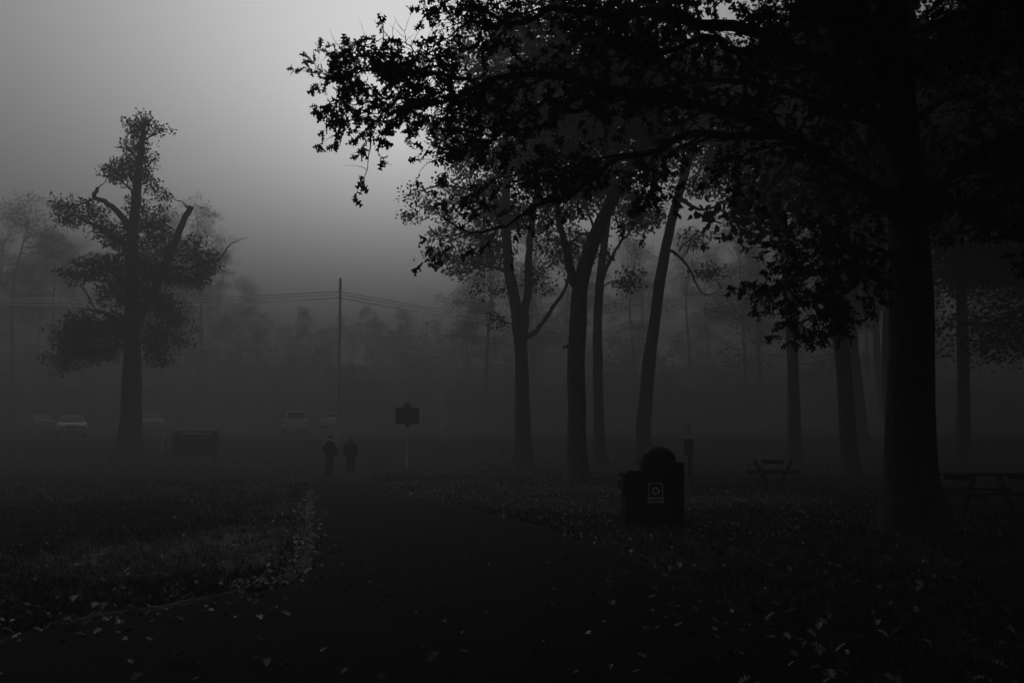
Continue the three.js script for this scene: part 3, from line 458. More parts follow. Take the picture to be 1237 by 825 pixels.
// ---------------------------------------------------------------- grass and leaf litter
{
  const R = rng(61), t = { p: [], n: [], i: [] };
  for (let k = 0; k < 9; k++) { const a = R() * 6.28, r = 0.05 * R(), h = 0.03 + 0.04 * R(), l = 0.05 * (R() - 0.2), x = Math.cos(a) * r, z = Math.sin(a) * r, b = t.p.length / 3, w = 0.005, q = R() * 6.28, cx = Math.cos(q), cz = Math.sin(q); t.p.push(x - cz * w, -0.01, z + cx * w, x + cz * w, -0.01, z - cx * w, x + cx * l * 0.4 - cz * w * 0.7, h * 0.6, z + cz * l * 0.4 + cx * w * 0.7, x + cx * l, h, z + cz * l); for (let m = 0; m < 4; m++) t.n.push(cx * 0.5, 0.8, cz * 0.5); t.i.push(b, b + 1, b + 2, b + 1, b + 3, b + 2); }
  const spots = [];
  const field = (d0, d1, per, s) => { const n = Math.round((d1 - d0) * (d0 + d1) * 0.62 * per * 1.1); for (let k = 0; k < n; k++) { const d = Math.sqrt(lerp(d0 * d0, d1 * d1, R())), x = (R() * 2 - 1) * 0.64 * d; if (onPath(x - 0.06, d) || onPath(x + 0.06, d)) continue; const v = fbm(x * 0.35, d * 0.35, 2); if (R() < sstep(0.62, 0.38, v) * 0.75) continue; if (x > 0.5 && d < 13 && R() < 0.6) continue; spots.push([x, d, s * (0.6 + 0.8 * R()), v]); } };
  field(4.5, 10, 260, 0.8); field(10, 20, 90, 1.05); field(20, 34, 30, 1.3); field(34, 54, 8, 1.8);
  const g = new THREE.InstancedMesh(toGeometry(t), M.grass, spots.length), e = new THREE.Euler(), c = new THREE.Color();
  spots.forEach(([x, d, s, v], k) => { mtx.compose(V(x, gridHeight(d), -d), qA.setFromEuler(e.set(0, R() * 6.28, 0)), sc.set(s, s, s)); g.setMatrixAt(k, mtx); const w = (0.035 + 0.08 * v * R() + 0.02 * R()) * (1 + 2.6 * litWorn(x, d)); g.setColorAt(k, c.setRGB(w, w, w)); });  // tufts inside the painted lit patches get a paler colour
  g.name = 'grass'; g.castShadow = g.receiveShadow = true; g.userData = { kind: 'stuff', label: 'short rough lawn grass on both sides of the path', category: 'grass' }; scene.add(g);
  console.log('tufts', spots.length);
}
{
  const R = rng(62), variants = [[0.5, 0.5], [-0.35, 0.8], [0.8, -0.3]].map(([f, c]) => toGeometry(leafTemplate([[0.03, 0.1], [0.22, 0.2], [0.09, 0.3], [0.34, 0.42], [0.1, 0.52], [0.38, 0.68], [0.13, 0.74], [0.2, 0.88]], f, c)));
  const lay = (x, d, s, o) => { const q = new THREE.Quaternion().setFromEuler(new THREE.Euler(-Math.PI / 2 + (R() - 0.5) * 0.35, 0, 0)); const yaw = new THREE.Quaternion().setFromAxisAngle(UPV, R() * 6.28); q.premultiply(yaw); o.compose(V(x, gridHeight(d) + (onPath(x, d) ? 0.03 : 0.045) + 0.35 * s * 0.3, -d), q, V(s, s, s)); return o; };
  const weight = (x, d) => { const l = leftEdge(d), r = rightEdge(d), p = onPath(x, d); if (p) return 0.05 + 0.9 * Math.exp(-Math.abs(x - l) / 0.5) * sstep(30, 8, d) + 0.5 * Math.exp(-Math.abs(r - x) / 0.6); return x < l ? 0.15 + 0.85 * Math.exp(-(l - x) / 1.3) : (0.35 + 0.65 * Math.exp(-(x - r) / 2.2)) * (0.2 + 0.8 * sstep(6, 11, d)); };
  const all = []; let guard = 0;
  while (all.length < 4200 && guard++ < 400000) { const d = 4.6 + 32 * Math.pow(R(), 1.25), x = (R() * 2 - 1) * 0.64 * d; if (R() < weight(x, d) * (0.3 + 1.2 * fbm(x * 0.6, d * 0.6, 5))) all.push([x, d]); }
  for (let k = 0; k < 900; k++) { const d = 8.4 + 13 * Math.pow(R(), 1.3), u = (R() + R() + R() - 1.5) * 0.75; if (fbm(d * 2.3, 4.4) + 0.3 * R() > 0.5) all.push([leftEdge(d) - 0.05 + u * 0.34, d, 1]); }
  for (let k = 0; k < 5200; k++) { const d = 12.5 + 16 * R(), x = rightEdge(d) + 9 * Math.pow(R(), 1.2); if (fbm(x * 0.5, d * 0.5, 21) > 0.42 + 0.2 * R() - 0.1) all.push([x, d, 2]); }
  all.sort((a, b) => a[1] - b[1]);
  all.forEach(([x, d], k) => {
    if (k >= 300) return; const p = onPath(x, d), s = 0.045 + 0.07 * R();
    const m = new THREE.Mesh(variants[k % 3], M.fallen[Math.floor(R() * 2.6)]); m.name = numbered('fallen_leaf'); m.castShadow = m.receiveShadow = true; lay(x, d, s, mtx); m.applyMatrix4(mtx);
    m.userData = p ? { label: 'dry curled leaf lying on the dark asphalt path', category: 'leaf', group: 'fallen leaves on the path' } : x < leftEdge(d) ? { label: 'dry curled leaf lying in the lawn on the side of the lone oak', category: 'leaf', group: 'fallen leaves on the left lawn' } : { label: 'dry curled leaf lying on the ground on the side of the bins', category: 'leaf', group: 'fallen leaves by the bins' };
    scene.add(m);
  });
  const rest = all.slice(300), g = new THREE.InstancedMesh(variants[0], M.litter, rest.length), c = new THREE.Color();
  rest.forEach(([x, d, pale = 0], k) => { lay(x, d, pale === 2 ? 0.035 + 0.05 * R() : 0.045 + 0.08 * R() * R(), mtx); g.setMatrixAt(k, mtx); const v = R() < (pale ? 0.6 : 0.2) ? 0.32 + 0.1 * R() : 0.03 + 0.08 * R(); g.setColorAt(k, c.setRGB(v, v, v)); });
  g.name = 'leaf_litter'; g.castShadow = g.receiveShadow = true; g.userData = { kind: 'stuff', label: 'scattered dead leaves on the lawns and path edges', category: 'leaves' }; scene.add(g);
}
// ---------------------------------------------------------------- bins
{
  const b = onGround(792, 636); const s = -b.z / FOCAL; // metres per photograph pixel there
  const at = V(b.x, gridHeight(-b.z), b.z);
  // domed receptacle
  const t = thing('trash_receptacle', 'black trash bin with rounded dome hood and white framed sticker beside the path', 'bin', at.clone().add(V(0.12, 0, 0)), -0.06);
  const tap = (w0, w1, d0, d1, y0, y1, x = 0, z = 0) => { const g = new RoundedBoxGeometry(1, 1, 1, 4, 0.05), p = g.attributes.position; for (let k = 0; k < p.count; k++) { const f = p.getY(k) + 0.5; p.setXYZ(k, x + p.getX(k) * lerp(w0, w1, f), lerp(y0, y1, f), z + p.getZ(k) * lerp(d0, d1, f)); } g.computeVertexNormals(); return g; };
  part(t, 'body', tap(0.62, 0.67, 0.58, 0.62, 0.04, 0.98), M.black);
  part(t, 'base', tap(0.58, 0.58, 0.54, 0.54, 0, 0.05), M.black);
  part(t, 'rim', tap(0.69, 0.69, 0.64, 0.64, 0.98, 1.035), M.black);
  { const pts = []; for (let k = 0; k <= 14; k++) { const a = k / 14 * Math.PI / 2; pts.push(new THREE.Vector2(Math.max(0.0005, 0.285 * Math.cos(a)), 1.06 + 0.235 * Math.sin(a))); } const dome = part(t, 'hood', new THREE.LatheGeometry([new THREE.Vector2(0.29, 1.03), new THREE.Vector2(0.29, 1.06), ...pts], 32).translate(-0.05, 0, 0), M.blackGloss); part(dome, 'flap', tap(0.3, 0.2, 0.03, 0.03, 1.06, 1.2, -0.05, 0.275).rotateX(0), M.black); }
  for (const x of [-0.26, -0.13, 0.13, 0.26]) part(t, 'rib', box(0.025, 0.85, 0.02, x, 0.5, 0.306), M.black);
  { // sticker with frame, arrows emblem and a line of small print
    const cv = document.createElement('canvas'); cv.width = 128; cv.height = 160; const c = cv.getContext('2d'); c.fillStyle = '#060606'; c.fillRect(0, 0, 128, 160); c.strokeStyle = '#ffffff'; c.lineWidth = 6; c.strokeRect(12, 8, 104, 110); c.strokeRect(6, 122, 116, 30);
    c.fillStyle = '#f0f0f0'; c.strokeStyle = '#f4f4f4'; c.lineWidth = 9;
    for (let k = 0; k < 3; k++) { c.save(); c.translate(64, 66); c.rotate(k * 2.094); c.beginPath(); c.moveTo(-20, -22); c.lineTo(4, -28); c.lineTo(20, -10); c.stroke(); c.beginPath(); c.moveTo(28, -18); c.lineTo(24, 6); c.lineTo(6, -8); c.fill(); c.restore(); }
    c.fillStyle = '#d8d8d8'; for (let x = 16, k = 0; x < 108; k++) { const w = 4 + (k * 7 % 5); c.fillRect(x, 132 + (k % 2), w, 10); x += w + (k % 4 === 3 ? 7 : 3); }
    const tx = new THREE.CanvasTexture(cv); tx.colorSpace = THREE.SRGBColorSpace;
    part(t, 'sticker', new THREE.PlaneGeometry(0.27, 0.33).translate(-0.14, 0.56, 0.3295), new THREE.MeshStandardMaterial({ map: tx, roughness: 0.6 }));
    part(t, 'sticker_backing', box(0.275, 0.335, 0.03, -0.14, 0.56, 0.313), M.black);
  }
  // lower square bin with overhanging lid
  const q = thing('litter_bin', 'lower square black bin with overhanging flat lid against the domed bin', 'bin', at.clone().add(V(-0.33, 0, -0.1)), 0.05);
  part(q, 'body', tap(0.38, 0.32, 0.5, 0.5, 0.0, 0.62), M.black); part(q, 'lid', tap(0.46, 0.38, 0.6, 0.52, 0.6, 0.87), M.blackGloss); part(q, 'handle', box(0.28, 0.03, 0.04, 0, 0.885, 0.2), M.blackGloss);
  part(q, 'latch', box(0.03, 0.05, 0.03, -0.245, 0.78, 0.1), M.steel);
}
// ---------------------------------------------------------------- notice board, marker, posts
{
  const a = onGround(212, 557), b = onGround(259, 557), c = a.clone().lerp(b, 0.5); c.y = gridHeight(-c.z); const w = a.distanceTo(b);
  const t = thing('notice_board', 'long dark wooden park board on two posts beside the lone oak', 'sign', c, 0.03);
  for (const x of [-w / 2, w / 2]) part(t, 'post', box(0.2, 1.72, 0.2, x, 0.82, 0, 0.02), M.wood);
  for (let k = 0; k < 5; k++) part(t, 'plank', box(w + 0.42, 0.215, 0.06, 0, 0.47 + k * 0.222, 0.13, 0.015), M.board);
  part(t, 'cap_rail', box(w + 0.1, 0.08, 0.12, 0, 1.6, 0.11, 0.02), M.wood);
}
{
  const c = onGround(491, 567); const d = -c.z, s = d / FOCAL, t = thing('marker_sign', 'dark cast roadside marker plaque with crest on a pale steel post', 'sign', c, 0.08);
  part(t, 'post', cyl(0.05, 0.05, 51 * s, 0, 25.5 * s - 0.1, 0), M.steel); part(t, 'collar', cyl(0.06, 0.11, 5 * s, 0, 52.5 * s, 0), M.board);
  const sh = new THREE.Shape(), w = 14 * s, h = 9.6 * s; sh.moveTo(-w, -h); sh.lineTo(-w * 0.25, -h); sh.quadraticCurveTo(0, -h * 1.45, w * 0.25, -h); sh.lineTo(w, -h); sh.quadraticCurveTo(w * 0.95, -h * 0.8, w, -h * 0.7); sh.lineTo(w, h * 0.85); sh.quadraticCurveTo(w * 0.9, h, w * 0.8, h); sh.lineTo(-w * 0.8, h); sh.quadraticCurveTo(-w * 0.9, h, -w, h * 0.85); sh.lineTo(-w, -h * 0.7); sh.quadraticCurveTo(-w * 0.95, -h * 0.8, -w, -h);
  const pl = part(t, 'plaque', new THREE.ExtrudeGeometry(sh, { depth: 0.05, bevelSize: 0.015, bevelThickness: 0.015, bevelSegments: 2 }).translate(0, 64 * s, -0.025), M.board);
  part(pl, 'border', merged([box(w * 1.84, 0.03, 0.02, 0, 64 * s + h * 0.82, 0.045), box(w * 1.84, 0.03, 0.02, 0, 64 * s - h * 0.82, 0.045), box(0.03, h * 1.6, 0.02, -w * 0.92, 64 * s, 0.045), box(0.03, h * 1.6, 0.02, w * 0.92, 64 * s, 0.045)]), M.signDark);
  const cr = new THREE.Shape(); cr.moveTo(-0.2, 0); cr.lineTo(-0.2, 0.07); cr.quadraticCurveTo(-0.12, 0.08, -0.13, 0.16); cr.quadraticCurveTo(0, 0.3, 0.13, 0.16); cr.quadraticCurveTo(0.12, 0.08, 0.2, 0.07); cr.lineTo(0.2, 0);
  part(t, 'crest', new THREE.ExtrudeGeometry(cr, { depth: 0.04, bevelSize: 0.01, bevelThickness: 0.01 }).translate(0, 64 * s + h, -0.02), M.board);
}
{
  const c = onGround(834, 578), s = -c.z / FOCAL, t = thing('trail_post', 'dark wooden trail post with small pale sign standing behind the domed bin', 'sign', c, -0.1);
  part(t, 'post', box(0.17, 68 * s, 0.12, 0, 33 * s, 0, 0.015), M.wood);
  const g = part(t, 'sign_panel', box(13 * s, 22 * s, 0.02, -0.02, 58.5 * s, 0.075), M.sign); part(g, 'symbol', merged([box(2.4 * s, 9 * s, 0.006, -0.02, 57.5 * s, 0.088, 0.002), box(6 * s, 2.2 * s, 0.006, -0.02, 62 * s, 0.0885, 0.002)]), M.paintGrey);
  part(t, 'leaflet_box', box(11 * s, 17 * s, 0.1, -0.04, 37 * s, 0.11), M.signDark);
}
{
  const put = (px, py, h, w, label) => { const c = onGround(px, py), s = -c.z / FOCAL, t = thing('road_sign', label, 'sign', c); part(t, 'post', cyl(0.04, 0.04, h * s, 0, h * s / 2 - 0.05, -0.03, 8), M.pole); return [t, s]; };
  const [t, s] = put(540, 533, 32, 6, 'small pale road sign with a second plate below, far beyond the marker sign'); part(t, 'sign_plate', box(6.5 * s, 10.5 * s, 0.02, -0.06, 28 * s, 0), M.sign); part(t, 'lower_plate', box(6.5 * s, 5 * s, 0.02, 0.05, 15.5 * s, 0), M.paintGrey);
  const [u, v] = put(195, 548, 30, 3, 'thin pale post between the lone oak and the notice board'); part(u, 'cap', box(3 * v, 3 * v, 0.03, 0, 29 * v, 0), M.sign); u.children[0].material = M.sign;
}
// ---------------------------------------------------------------- picnic tables
function picnicTable(label, c, turn, L = 1.83) {
  const t = thing('picnic_table', label, 'table', c, turn);
  for (let k = 0; k < 5; k++) part(t, 'top_plank', box(L, 0.04, 0.14, 0, 0.75, -0.3 + k * 0.15), M.wood);
  for (const z of [-0.72, -0.58, 0.58, 0.72]) part(t, 'seat_plank', box(L, 0.04, 0.13, 0, 0.44, z), M.wood);
  for (const x of [-L * 0.36, L * 0.36]) { for (const q of [-1, 1]) part(t, 'leg', box(0.045, 0.86, 0.1, 0, 0, 0).rotateX(q * 0.5).translate(x, 0.365, q * 0.38), M.wood); part(t, 'seat_beam', box(0.045, 0.09, 1.6, x + 0.05, 0.37, 0), M.wood); part(t, 'top_beam', box(0.045, 0.08, 0.7, x + 0.05, 0.69, 0), M.wood); }
}
picnicTable('weathered picnic table between the trail post and the leaning dark trunk', onGround(935, 584), Math.PI / 2 - 0.3);
picnicTable('picnic table standing just beyond the big dark oak trunk', onGround(1195, 622), 0.12);
// ---------------------------------------------------------------- utility poles and wires
{
  const pole = (px, d, H, label) => { const c = V((px - PW / 2) / FOCAL * d, height(d), -d), t = thing('utility_pole', label, 'pole', c); part(t, 'pole', new Geo().tube([V(0, -0.2, 0), V(0.03, H * 0.5, 0), V(0, H, 0)], [0.11, 0.095, 0.08], 12, { cap: true }).geometry(), M.pole); for (const y of [-0.25, -0.75, -1.25]) { const br = part(t, 'bracket', box(0.08, 0.08, 0.34, 0.05, H + y, 0.16), M.pole); part(br, 'insulator', cyl(0.05, 0.05, 0.14, 0.05, H + y + 0.1, 0.3, 8), M.sign); } return c.add(V(0, H, 0)); };
  const a = pole(408, 54, 10.6, 'slender utility pole beside the road, straight beyond the walking couple'), b = pole(533, 90, 9, 'faint second utility pole behind the road sign'), l = V(-46, height(52) + 10.9, -52), r = V(14, height(74) + 9.4, -74);
  const wire = (p, q, sag, rad, label) => { const pts = []; for (let k = 0; k <= 40; k++) { const t = k / 40; pts.push(p.clone().lerp(q, t).add(V(0, -4 * sag * t * (1 - t), 0))); } const m = new THREE.Mesh(new Geo().tube(pts, pts.map(() => rad), 10).geometry(), M.wire); m.name = numbered('overhead_wire'); m.castShadow = true; m.userData = { label, category: 'wire', group: 'wires on the utility poles' }; scene.add(m); };
  for (const [y, z, rad] of [[-0.9, 0.3, 0.03], [-1.08, 0.3, 0.03], [-1.3, 0.3, 0.035]]) { wire(l.clone().add(V(0, y + 0.3, z)), a.clone().add(V(0, y, z)), 0.75, rad, 'pale overhead wire running from the utility pole past the lone oak'); wire(a.clone().add(V(0, y, z)), r.clone().add(V(0, y, z)), 0.5, rad, 'pale overhead wire running from the utility pole to the grove'); }
  for (const y of [-3.9]) { wire(l.clone().add(V(0, y, 0)), a.clone().add(V(0, y, 0.2)), 0.8, 0.02, 'lower cable running from the utility pole past the lone oak'); wire(a.clone().add(V(0, y, 0.2)), r.clone().add(V(0, y, 0)), 0.7, 0.02, 'lower cable running from the utility pole to the grove'); }
}
// ---------------------------------------------------------------- cars
function makeCar(label, kind, px, d, paint, turn, look = 'front') {
  const c = V((px - PW / 2) / FOCAL * d, gridHeight(d) + 0.02, -d), t = thing('parked_car', label, 'car', c, turn + Math.atan2(-c.x, d));
  // nose towards +z; side outlines [z, y]
  const S = { sedan: { w: 1.78, body: [[2.2, 0.35], [2.25, 0.62], [2.1, 0.78], [0.95, 0.93], [-1.5, 0.95], [-2.15, 0.9], [-2.25, 0.55], [-2.2, 0.35]], cab: [[1.0, 0.92], [0.25, 1.38], [-0.95, 1.4], [-1.75, 0.94]] }, van: { w: 1.86, body: [[2.2, 0.38], [2.25, 0.75], [2.05, 0.9], [1.2, 1.05], [-2.2, 1.05], [-2.28, 0.6], [-2.25, 0.38]], cab: [[1.25, 1.04], [0.5, 1.68], [-1.95, 1.72], [-2.22, 1.04]] } }[kind], W = S.w;
  const ext = (pts, w, bev) => { const sh = new THREE.Shape(pts.map(([z, y]) => new THREE.Vector2(z, y))); const g = new THREE.ExtrudeGeometry(sh, { depth: w - 2 * bev, bevelSize: bev, bevelThickness: bev, bevelSegments: 3 }); g.translate(0, 0, -(w - 2 * bev) / 2); g.rotateY(-Math.PI / 2); return g; };
  part(t, 'body', ext(S.body, W, 0.07), paint);
  const cab = ext(S.cab, W - 0.16, 0.1), p = cab.attributes.position, top = S.cab[1][1]; for (let k = 0; k < p.count; k++) { const f = clamp((p.getY(k) - 0.95) / (top - 0.95), 0, 1.2); p.setX(k, p.getX(k) * (1 - 0.16 * f)); } cab.computeVertexNormals(); part(t, 'cabin', cab, paint);
  const glass = (za, ya, zb, yb, w0, w1) => { const g = new Geo(); const nn = V(0, zb - za, -(yb - ya)); const off = za > zb ? 1 : -1; const nx = new THREE.Vector2(yb - ya, Math.abs(za - zb)).normalize(), o = 0.115; const q = [[-w0, ya + nx.y * o, za + off * nx.x * o], [w0, ya + nx.y * o, za + off * nx.x * o], [w1, yb + nx.y * o, zb + off * nx.x * o], [-w1, yb + nx.y * o, zb + off * nx.x * o]]; q.forEach((v) => { g.p.push(...v); g.n.push(0, nx.y, off * nx.x); g.uv.push(0, 0); }); g.i.push(0, 1, 2, 0, 2, 3); return g.geometry(); };
  const C = S.cab, L = (a, b, f) => lerp(a, b, f);
  part(t, 'windshield', glass(L(C[0][0], C[1][0], 0.12), L(C[0][1], C[1][1], 0.12), L(C[0][0], C[1][0], 0.92), L(C[0][1], C[1][1], 0.92), W * 0.42, W * 0.36), M.glass);
  part(t, 'rear_window', glass(L(C[3][0], C[2][0], 0.15), L(C[3][1], C[2][1], 0.15), L(C[3][0], C[2][0], 0.88), L(C[3][1], C[2][1], 0.88), W * 0.41, W * 0.35), M.glass);
  for (const s of [-1, 1]) {
    const yh = C[0][1] + 0.08, yt = top - 0.04; part(t, 'side_window', box(0.02, yt - yh, (C[1][0] - C[2][0]) * 0.9, s * (W * 0.475 - 0.02), (yh + yt) / 2, (C[1][0] + C[2][0]) / 2), M.glass);
    part(t, 'headlight', box(0.42, 0.15, 0.06, s * (W / 2 - 0.28), 0.68, 2.3, 0.03), M.lamp); part(t, 'tail_light', box(0.22, 0.22, 0.06, s * (W / 2 - 0.16), 0.78, -2.32, 0.03), M.paintGrey);
    part(t, 'mirror', box(0.16, 0.12, 0.08, s * (W / 2 + 0.06), C[0][1] + 0.08, C[0][0] - 0.25, 0.03), paint);
    for (const z of [1.35, -1.35]) { const w = part(t, 'wheel', new THREE.CylinderGeometry(0.31, 0.31, 0.2, 20).rotateZ(Math.PI / 2).translate(s * (W / 2 - 0.06), 0.31, z), M.tyre); part(w, 'rim', new THREE.CylinderGeometry(0.19, 0.19, 0.02, 16).rotateZ(Math.PI / 2).translate(s * (W / 2 + 0.05), 0.31, z), M.rim); }
  }
  part(t, 'grille', box(0.75, 0.16, 0.05, 0, 0.67, 2.3, 0.02), M.tyre); part(t, 'front_bumper', box(W - 0.06, 0.16, 0.16, 0, 0.46, 2.26, 0.05), M.chrome); part(t, 'rear_bumper', box(W - 0.06, 0.16, 0.16, 0, 0.5, -2.28, 0.05), M.chrome); part(t, 'number_plate', box(0.45, 0.13, 0.02, 0, 0.66, -2.37), M.sign);
}
makeCar('silver sedan facing the lawn from the roadside near the lone oak', 'sedan', 88, 59.5, M.paintSilver, 0.02);
makeCar('darker sedan parked behind the silver sedan', 'sedan', 51, 84, M.paintGrey, 0.15);
makeCar('faint car half hidden by the lone oak trunk', 'van', 184, 80, M.paintGrey, 0.1);
makeCar('pale boxy van seen from behind on the parking area', 'van', 357, 74, M.paintWhite, Math.PI + 0.06);
makeCar('low pale sedan beyond the walking couple', 'sedan', 400, 88, M.paintWhite, Math.PI - 0.1);
// ---------------------------------------------------------------- the two walkers
function surfaceNet(f, lo, hi, cell) { // mesh of f = 0 (negative inside) on a grid
  const nx = Math.ceil((hi[0] - lo[0]) / cell) + 1, ny = Math.ceil((hi[1] - lo[1]) / cell) + 1, nz = Math.ceil((hi[2] - lo[2]) / cell) + 1, v = new Float32Array(nx * ny * nz), id = new Int32Array(nx * ny * nz).fill(-1), at = (i, j, k) => i + nx * (j + ny * k), pos = [], idx = [];
  for (let k = 0; k < nz; k++) for (let j = 0; j < ny; j++) for (let i = 0; i < nx; i++) v[at(i, j, k)] = f(lo[0] + i * cell, lo[1] + j * cell, lo[2] + k * cell);
  for (let k = 0; k < nz - 1; k++) for (let j = 0; j < ny - 1; j++) for (let i = 0; i < nx - 1; i++) {
    let n = 0, x = 0, y = 0, z = 0; const c = (a, b, d) => v[at(i + a, j + b, k + d)];
    const edge = (a, b, d, e, g, h) => { const p = c(a, b, d), q = c(e, g, h); if ((p < 0) !== (q < 0)) { const t = p / (p - q); x += lerp(a, e, t); y += lerp(b, g, t); z += lerp(d, h, t); n++; } };
    for (const a of [0, 1]) for (const b of [0, 1]) { edge(0, a, b, 1, a, b); edge(a, 0, b, a, 1, b); edge(a, b, 0, a, b, 1); }
    if (n) { id[at(i, j, k)] = pos.length / 3; pos.push(lo[0] + (i + x / n) * cell, lo[1] + (j + y / n) * cell, lo[2] + (k + z / n) * cell); }
  }
  const quad = (a, b, c, d, flip) => { if (a < 0 || b < 0 || c < 0 || d < 0) return; if (flip) idx.push(a, c, b, a, d, c); else idx.push(a, b, c, a, c, d); };
  for (let k = 1; k < nz - 1; k++) for (let j = 1; j < ny - 1; j++) for (let i = 1; i < nx - 1; i++) {
    const s = v[at(i, j, k)] < 0;
    if (s !== (v[at(i + 1, j, k)] < 0)) quad(id[at(i, j - 1, k - 1)], id[at(i, j, k - 1)], id[at(i, j, k)], id[at(i, j - 1, k)], !s);
    if (s !== (v[at(i, j + 1, k)] < 0)) quad(id[at(i - 1, j, k - 1)], id[at(i - 1, j, k)], id[at(i, j, k)], id[at(i, j, k - 1)], !s);
    if (s !== (v[at(i, j, k + 1)] < 0)) quad(id[at(i - 1, j - 1, k)], id[at(i, j - 1, k)], id[at(i, j, k)], id[at(i - 1, j, k)], !s);
  }
  const g = new THREE.BufferGeometry(); g.setAttribute('position', new THREE.Float32BufferAttribute(pos, 3)); g.setIndex(idx); g.computeVertexNormals(); g.setAttribute('uv', new THREE.Float32BufferAttribute(new Float32Array(pos.length / 3 * 2), 2)); return g;
}
const capsule = (a, b, ra, rb, q = [1, 1, 1]) => (x, y, z) => { const dx = b[0] - a[0], dy = b[1] - a[1], dz = b[2] - a[2], px = x - a[0], py = y - a[1], pz = z - a[2], t = clamp((px * dx + py * dy + pz * dz) / (dx * dx + dy * dy + dz * dz + 1e-9), 0, 1); return Math.hypot((px - t * dx) * q[0], (py - t * dy) * q[1], (pz - t * dz) * q[2]) - lerp(ra, rb, t); };
const join = (list, k) => (x, y, z) => { let r = 10; for (const f of list) { const q = f(x, y, z), h = clamp(0.5 + 0.5 * (r - q) / k, 0, 1); r = lerp(r, q, h) - k * h * (1 - h); } return r; };
function handBones(w, e, side, r = 0.009) { // wrist, direction down the forearm; five bent fingers
  const o = [], d = V(w[0] - e[0], w[1] - e[1], w[2] - e[2]).normalize(), fwd = V(0, 0, -1), acr = V().crossVectors(d, V(1, 0, 0)).normalize(), palm = V(...w).addScaledVector(d, 0.085), A = (v) => [v.x, v.y, v.z];
  o.push(capsule(w, A(palm), 0.03, 0.034, [1.35, 1, 0.9]));
  [0.068, 0.08, 0.074, 0.058].forEach((l, k) => { const b = palm.clone().addScaledVector(acr, (k - 1.5) * 0.021), m = b.clone().addScaledVector(d, l * 0.55), t = m.clone().addScaledVector(d, l * 0.4).add(V(-side * 0.022, 0, 0)); o.push(capsule(A(b), A(m), r, r * 0.92), capsule(A(m), A(t), r * 0.92, r * 0.8)); });
  const b = V(...w).addScaledVector(d, 0.03).addScaledVector(acr, -0.032), m = b.clone().addScaledVector(d, 0.035).addScaledVector(acr, -0.024), t = m.clone().addScaledVector(d, 0.032).addScaledVector(acr, -0.003).add(V(-side * 0.008, 0, 0)); o.push(capsule(A(b), A(m), 0.012, 0.0105), capsule(A(m), A(t), 0.0105, 0.0085));
  return o;
}
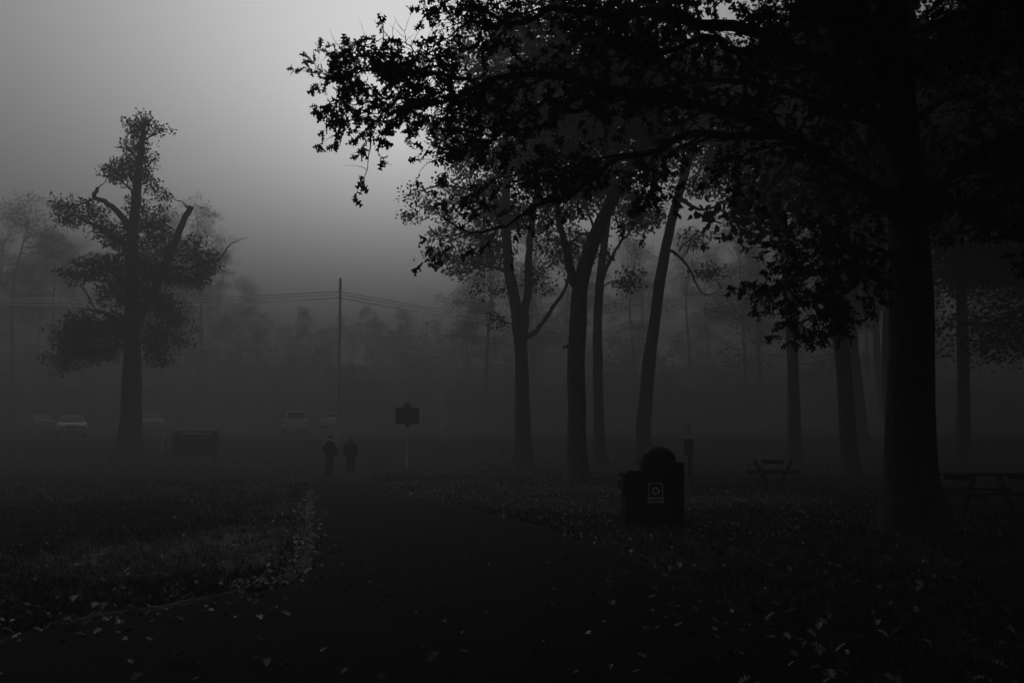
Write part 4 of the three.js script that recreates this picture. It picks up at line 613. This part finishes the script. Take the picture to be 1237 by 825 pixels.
function walker(label, c, turn, J, look) {
  const t = thing('person', label, 'person', c, turn, undefined), H = J.head, legs = [], jacket = [], body = [], shoes = [];
  for (const s of [0, 1]) { const [hip, knee, ank, toe] = J.legs[s]; legs.push(capsule(hip, knee, 0.105, 0.075), capsule(knee, ank, 0.078, 0.062)); body.push(capsule(hip, knee, 0.085, 0.055), capsule(knee, ank, 0.055, 0.04)); shoes.push(capsule([ank[0], ank[1] - 0.04, ank[2] + 0.03], toe, 0.05, 0.042, [1, 1.1, 1])); const [sh, el, wr] = J.arms[s]; jacket.push(capsule(sh, el, 0.085, 0.068), capsule(el, wr, 0.068, 0.05)); body.push(capsule(sh, el, 0.055, 0.045), capsule(el, wr, 0.045, 0.03)); }
  const [p, ch, nk] = [J.pelvis, J.chest, J.neck];
  jacket.push(capsule(p, ch, look.belly, look.chest, [0.72, 1, 1.05]), capsule(J.arms[0][0], J.arms[1][0], 0.07, 0.07), capsule(ch, nk, look.chest * 0.85, 0.085), capsule(nk, J.arms[0][0], 0.085, 0.085), capsule(nk, J.arms[1][0], 0.085, 0.085)); legs.push(capsule(p, [p[0], p[1] - 0.1, p[2]], 0.15, 0.13, [0.85, 1, 1.05]));
  body.push(capsule(p, ch, 0.12, 0.13, [0.75, 1, 1]), capsule(ch, nk, 0.1, 0.058), capsule(nk, H, 0.056, 0.058), capsule(J.arms[0][0], J.arms[1][0], 0.06, 0.06));
  const hd = V(...J.face).normalize(), up = V(0, 1, 0).addScaledVector(hd, -hd.y).normalize(), rt = V().crossVectors(hd, up), hp = (f, u, r) => [H[0] + hd.x * f + up.x * u + rt.x * r, H[1] + hd.y * f + up.y * u + rt.y * r, H[2] + hd.z * f + up.z * u + rt.z * r];
  const head = [capsule(hp(-0.015, 0.03, 0), hp(0.01, -0.01, 0), 0.088, 0.08), capsule(hp(0.02, -0.01, 0), hp(0.045, -0.075, 0), 0.065, 0.045), capsule(hp(0.085, 0.0, 0), hp(0.105, -0.025, 0), 0.012, 0.015), capsule(hp(-0.01, 0.01, 0.082), hp(-0.01, -0.025, 0.084), 0.013, 0.011), capsule(hp(-0.01, 0.01, -0.082), hp(-0.01, -0.025, -0.084), 0.013, 0.011)];
  const b1 = join(body, 0.05), b2 = join(head, 0.025), geos = [surfaceNet((x, y, z) => b1(x, y, z), [-0.5, -0.02, -0.5], [0.5, 1.75, 0.5], 0.014), surfaceNet(b2, [H[0] - 0.16, H[1] - 0.17, H[2] - 0.17], [H[0] + 0.16, H[1] + 0.16, H[2] + 0.17], 0.006)];
  for (const s of [0, 1]) { const [, el, wr] = J.arms[s]; geos.push(surfaceNet(join(handBones(wr, el, s ? 1 : -1), 0.008), [wr[0] - 0.1, wr[1] - 0.24, wr[2] - 0.13], [wr[0] + 0.1, wr[1] + 0.06, wr[2] + 0.13], 0.005)); }
  const bd = part(t, 'body', mergeGeometries(geos), M.skin);
  for (const r of [-0.032, 0.032]) part(bd, 'eye', new THREE.SphereGeometry(0.011, 8, 6).translate(...hp(0.078, 0.008, r)), M.hairDark); part(bd, 'mouth', new THREE.SphereGeometry(0.016, 8, 6).scale(1.3, 0.35, 0.6).translate(...hp(0.083, -0.058, 0)), M.shoe);
  part(t, 'hair', surfaceNet(join([capsule(hp(-0.03, 0.035, 0), hp(-0.005, 0.06, 0), 0.098, 0.085), capsule(hp(-0.05, 0.0, 0), hp(-0.045, -0.05, 0), 0.075, 0.06)], 0.03), [H[0] - 0.16, H[1] - 0.2, H[2] - 0.2], [H[0] + 0.16, H[1] + 0.2, H[2] + 0.2], 0.009), look.hair);
  const wr = (f, amp) => (x, y, z) => f(x, y, z) - amp * (fbm(x * 9, y * 9, z * 9, 2) - 0.5);
  part(t, 'jacket', surfaceNet(wr(join(jacket, 0.07), 0.03), [-0.5, 0.6, -0.5], [0.5, 1.65, 0.5], 0.014), M.cloth); part(t, 'trousers', surfaceNet(wr(join(legs, 0.05), 0.025), [-0.45, 0.0, -0.5], [0.45, 1.15, 0.5], 0.014), M.trousers);
  for (const s of [0, 1]) part(t, 'shoe', surfaceNet(shoes[s], [-0.3, -0.02, -0.6], [0.3, 0.2, 0.5], 0.012), look.shoe);
  if (look.paleBand) { const a = J.arms[0][0], b = J.arms[1][0], pts = smooth([V(a[0] - 0.1, a[1] - 0.05, 0.06), V(a[0] - 0.02, a[1] + 0.085, 0.075), V(nk[0], nk[1] + 0.05, 0.085), V(b[0] + 0.02, b[1] + 0.085, 0.075), V(b[0] + 0.1, b[1] - 0.03, 0.06)], 20); part(t, 'shoulder_band', new Geo().tube(pts, pts.map((_, k) => 0.045 - 0.01 * Math.abs(k / 10 - 1)), 8, { cap: true }).geometry(true), M.white); }  // white tube laid over both shoulders
}
{
  const a = onGround(397.5, 573), b = onGround(423, 572);
  walker('walker in dark clothes with pale band across hunched shoulders, head bowed', a, 0.04, { pelvis: [0, 0.93, 0], chest: [0, 1.27, -0.02], neck: [0, 1.44, -0.06], head: [-0.01, 1.56, -0.17], face: [0, -0.6, -1], arms: [[[-0.17, 1.33, -0.02], [-0.25, 1.08, 0.03], [-0.19, 0.9, -0.12]], [[0.17, 1.33, -0.02], [0.26, 1.08, 0.05], [0.29, 0.84, 0.02]]], legs: [[[-0.09, 0.9, 0], [-0.1, 0.5, -0.08], [-0.08, 0.1, -0.04], [-0.1, 0.045, -0.22]], [[0.09, 0.9, 0], [0.09, 0.5, -0.02], [0.07, 0.1, 0.12], [0.09, 0.045, -0.06]]] }, { belly: 0.165, chest: 0.165, hair: M.hairDark, shoe: M.cloth, paleBand: true });
  walker('shorter walker in bulky dark jacket with pale hair, mid stride beside the pole', b, -0.05, { pelvis: [0, 0.88, 0], chest: [0.01, 1.18, -0.01], neck: [-0.01, 1.36, -0.03], head: [-0.05, 1.5, -0.06], face: [-0.35, -0.1, -1], arms: [[[-0.16, 1.23, -0.01], [-0.25, 1.0, 0.02], [-0.27, 0.78, -0.06]], [[0.16, 1.23, -0.01], [0.25, 1.0, 0.04], [0.2, 0.82, -0.1]]], legs: [[[-0.09, 0.85, 0], [-0.1, 0.48, -0.1], [-0.09, 0.1, 0.0], [-0.12, 0.045, -0.18]], [[0.09, 0.85, 0], [0.12, 0.48, -0.02], [0.13, 0.13, 0.2], [0.14, 0.05, 0.03]]] }, { belly: 0.18, chest: 0.18, hair: M.hair, shoe: M.shoe });
}
renderer.render(scene, camera);
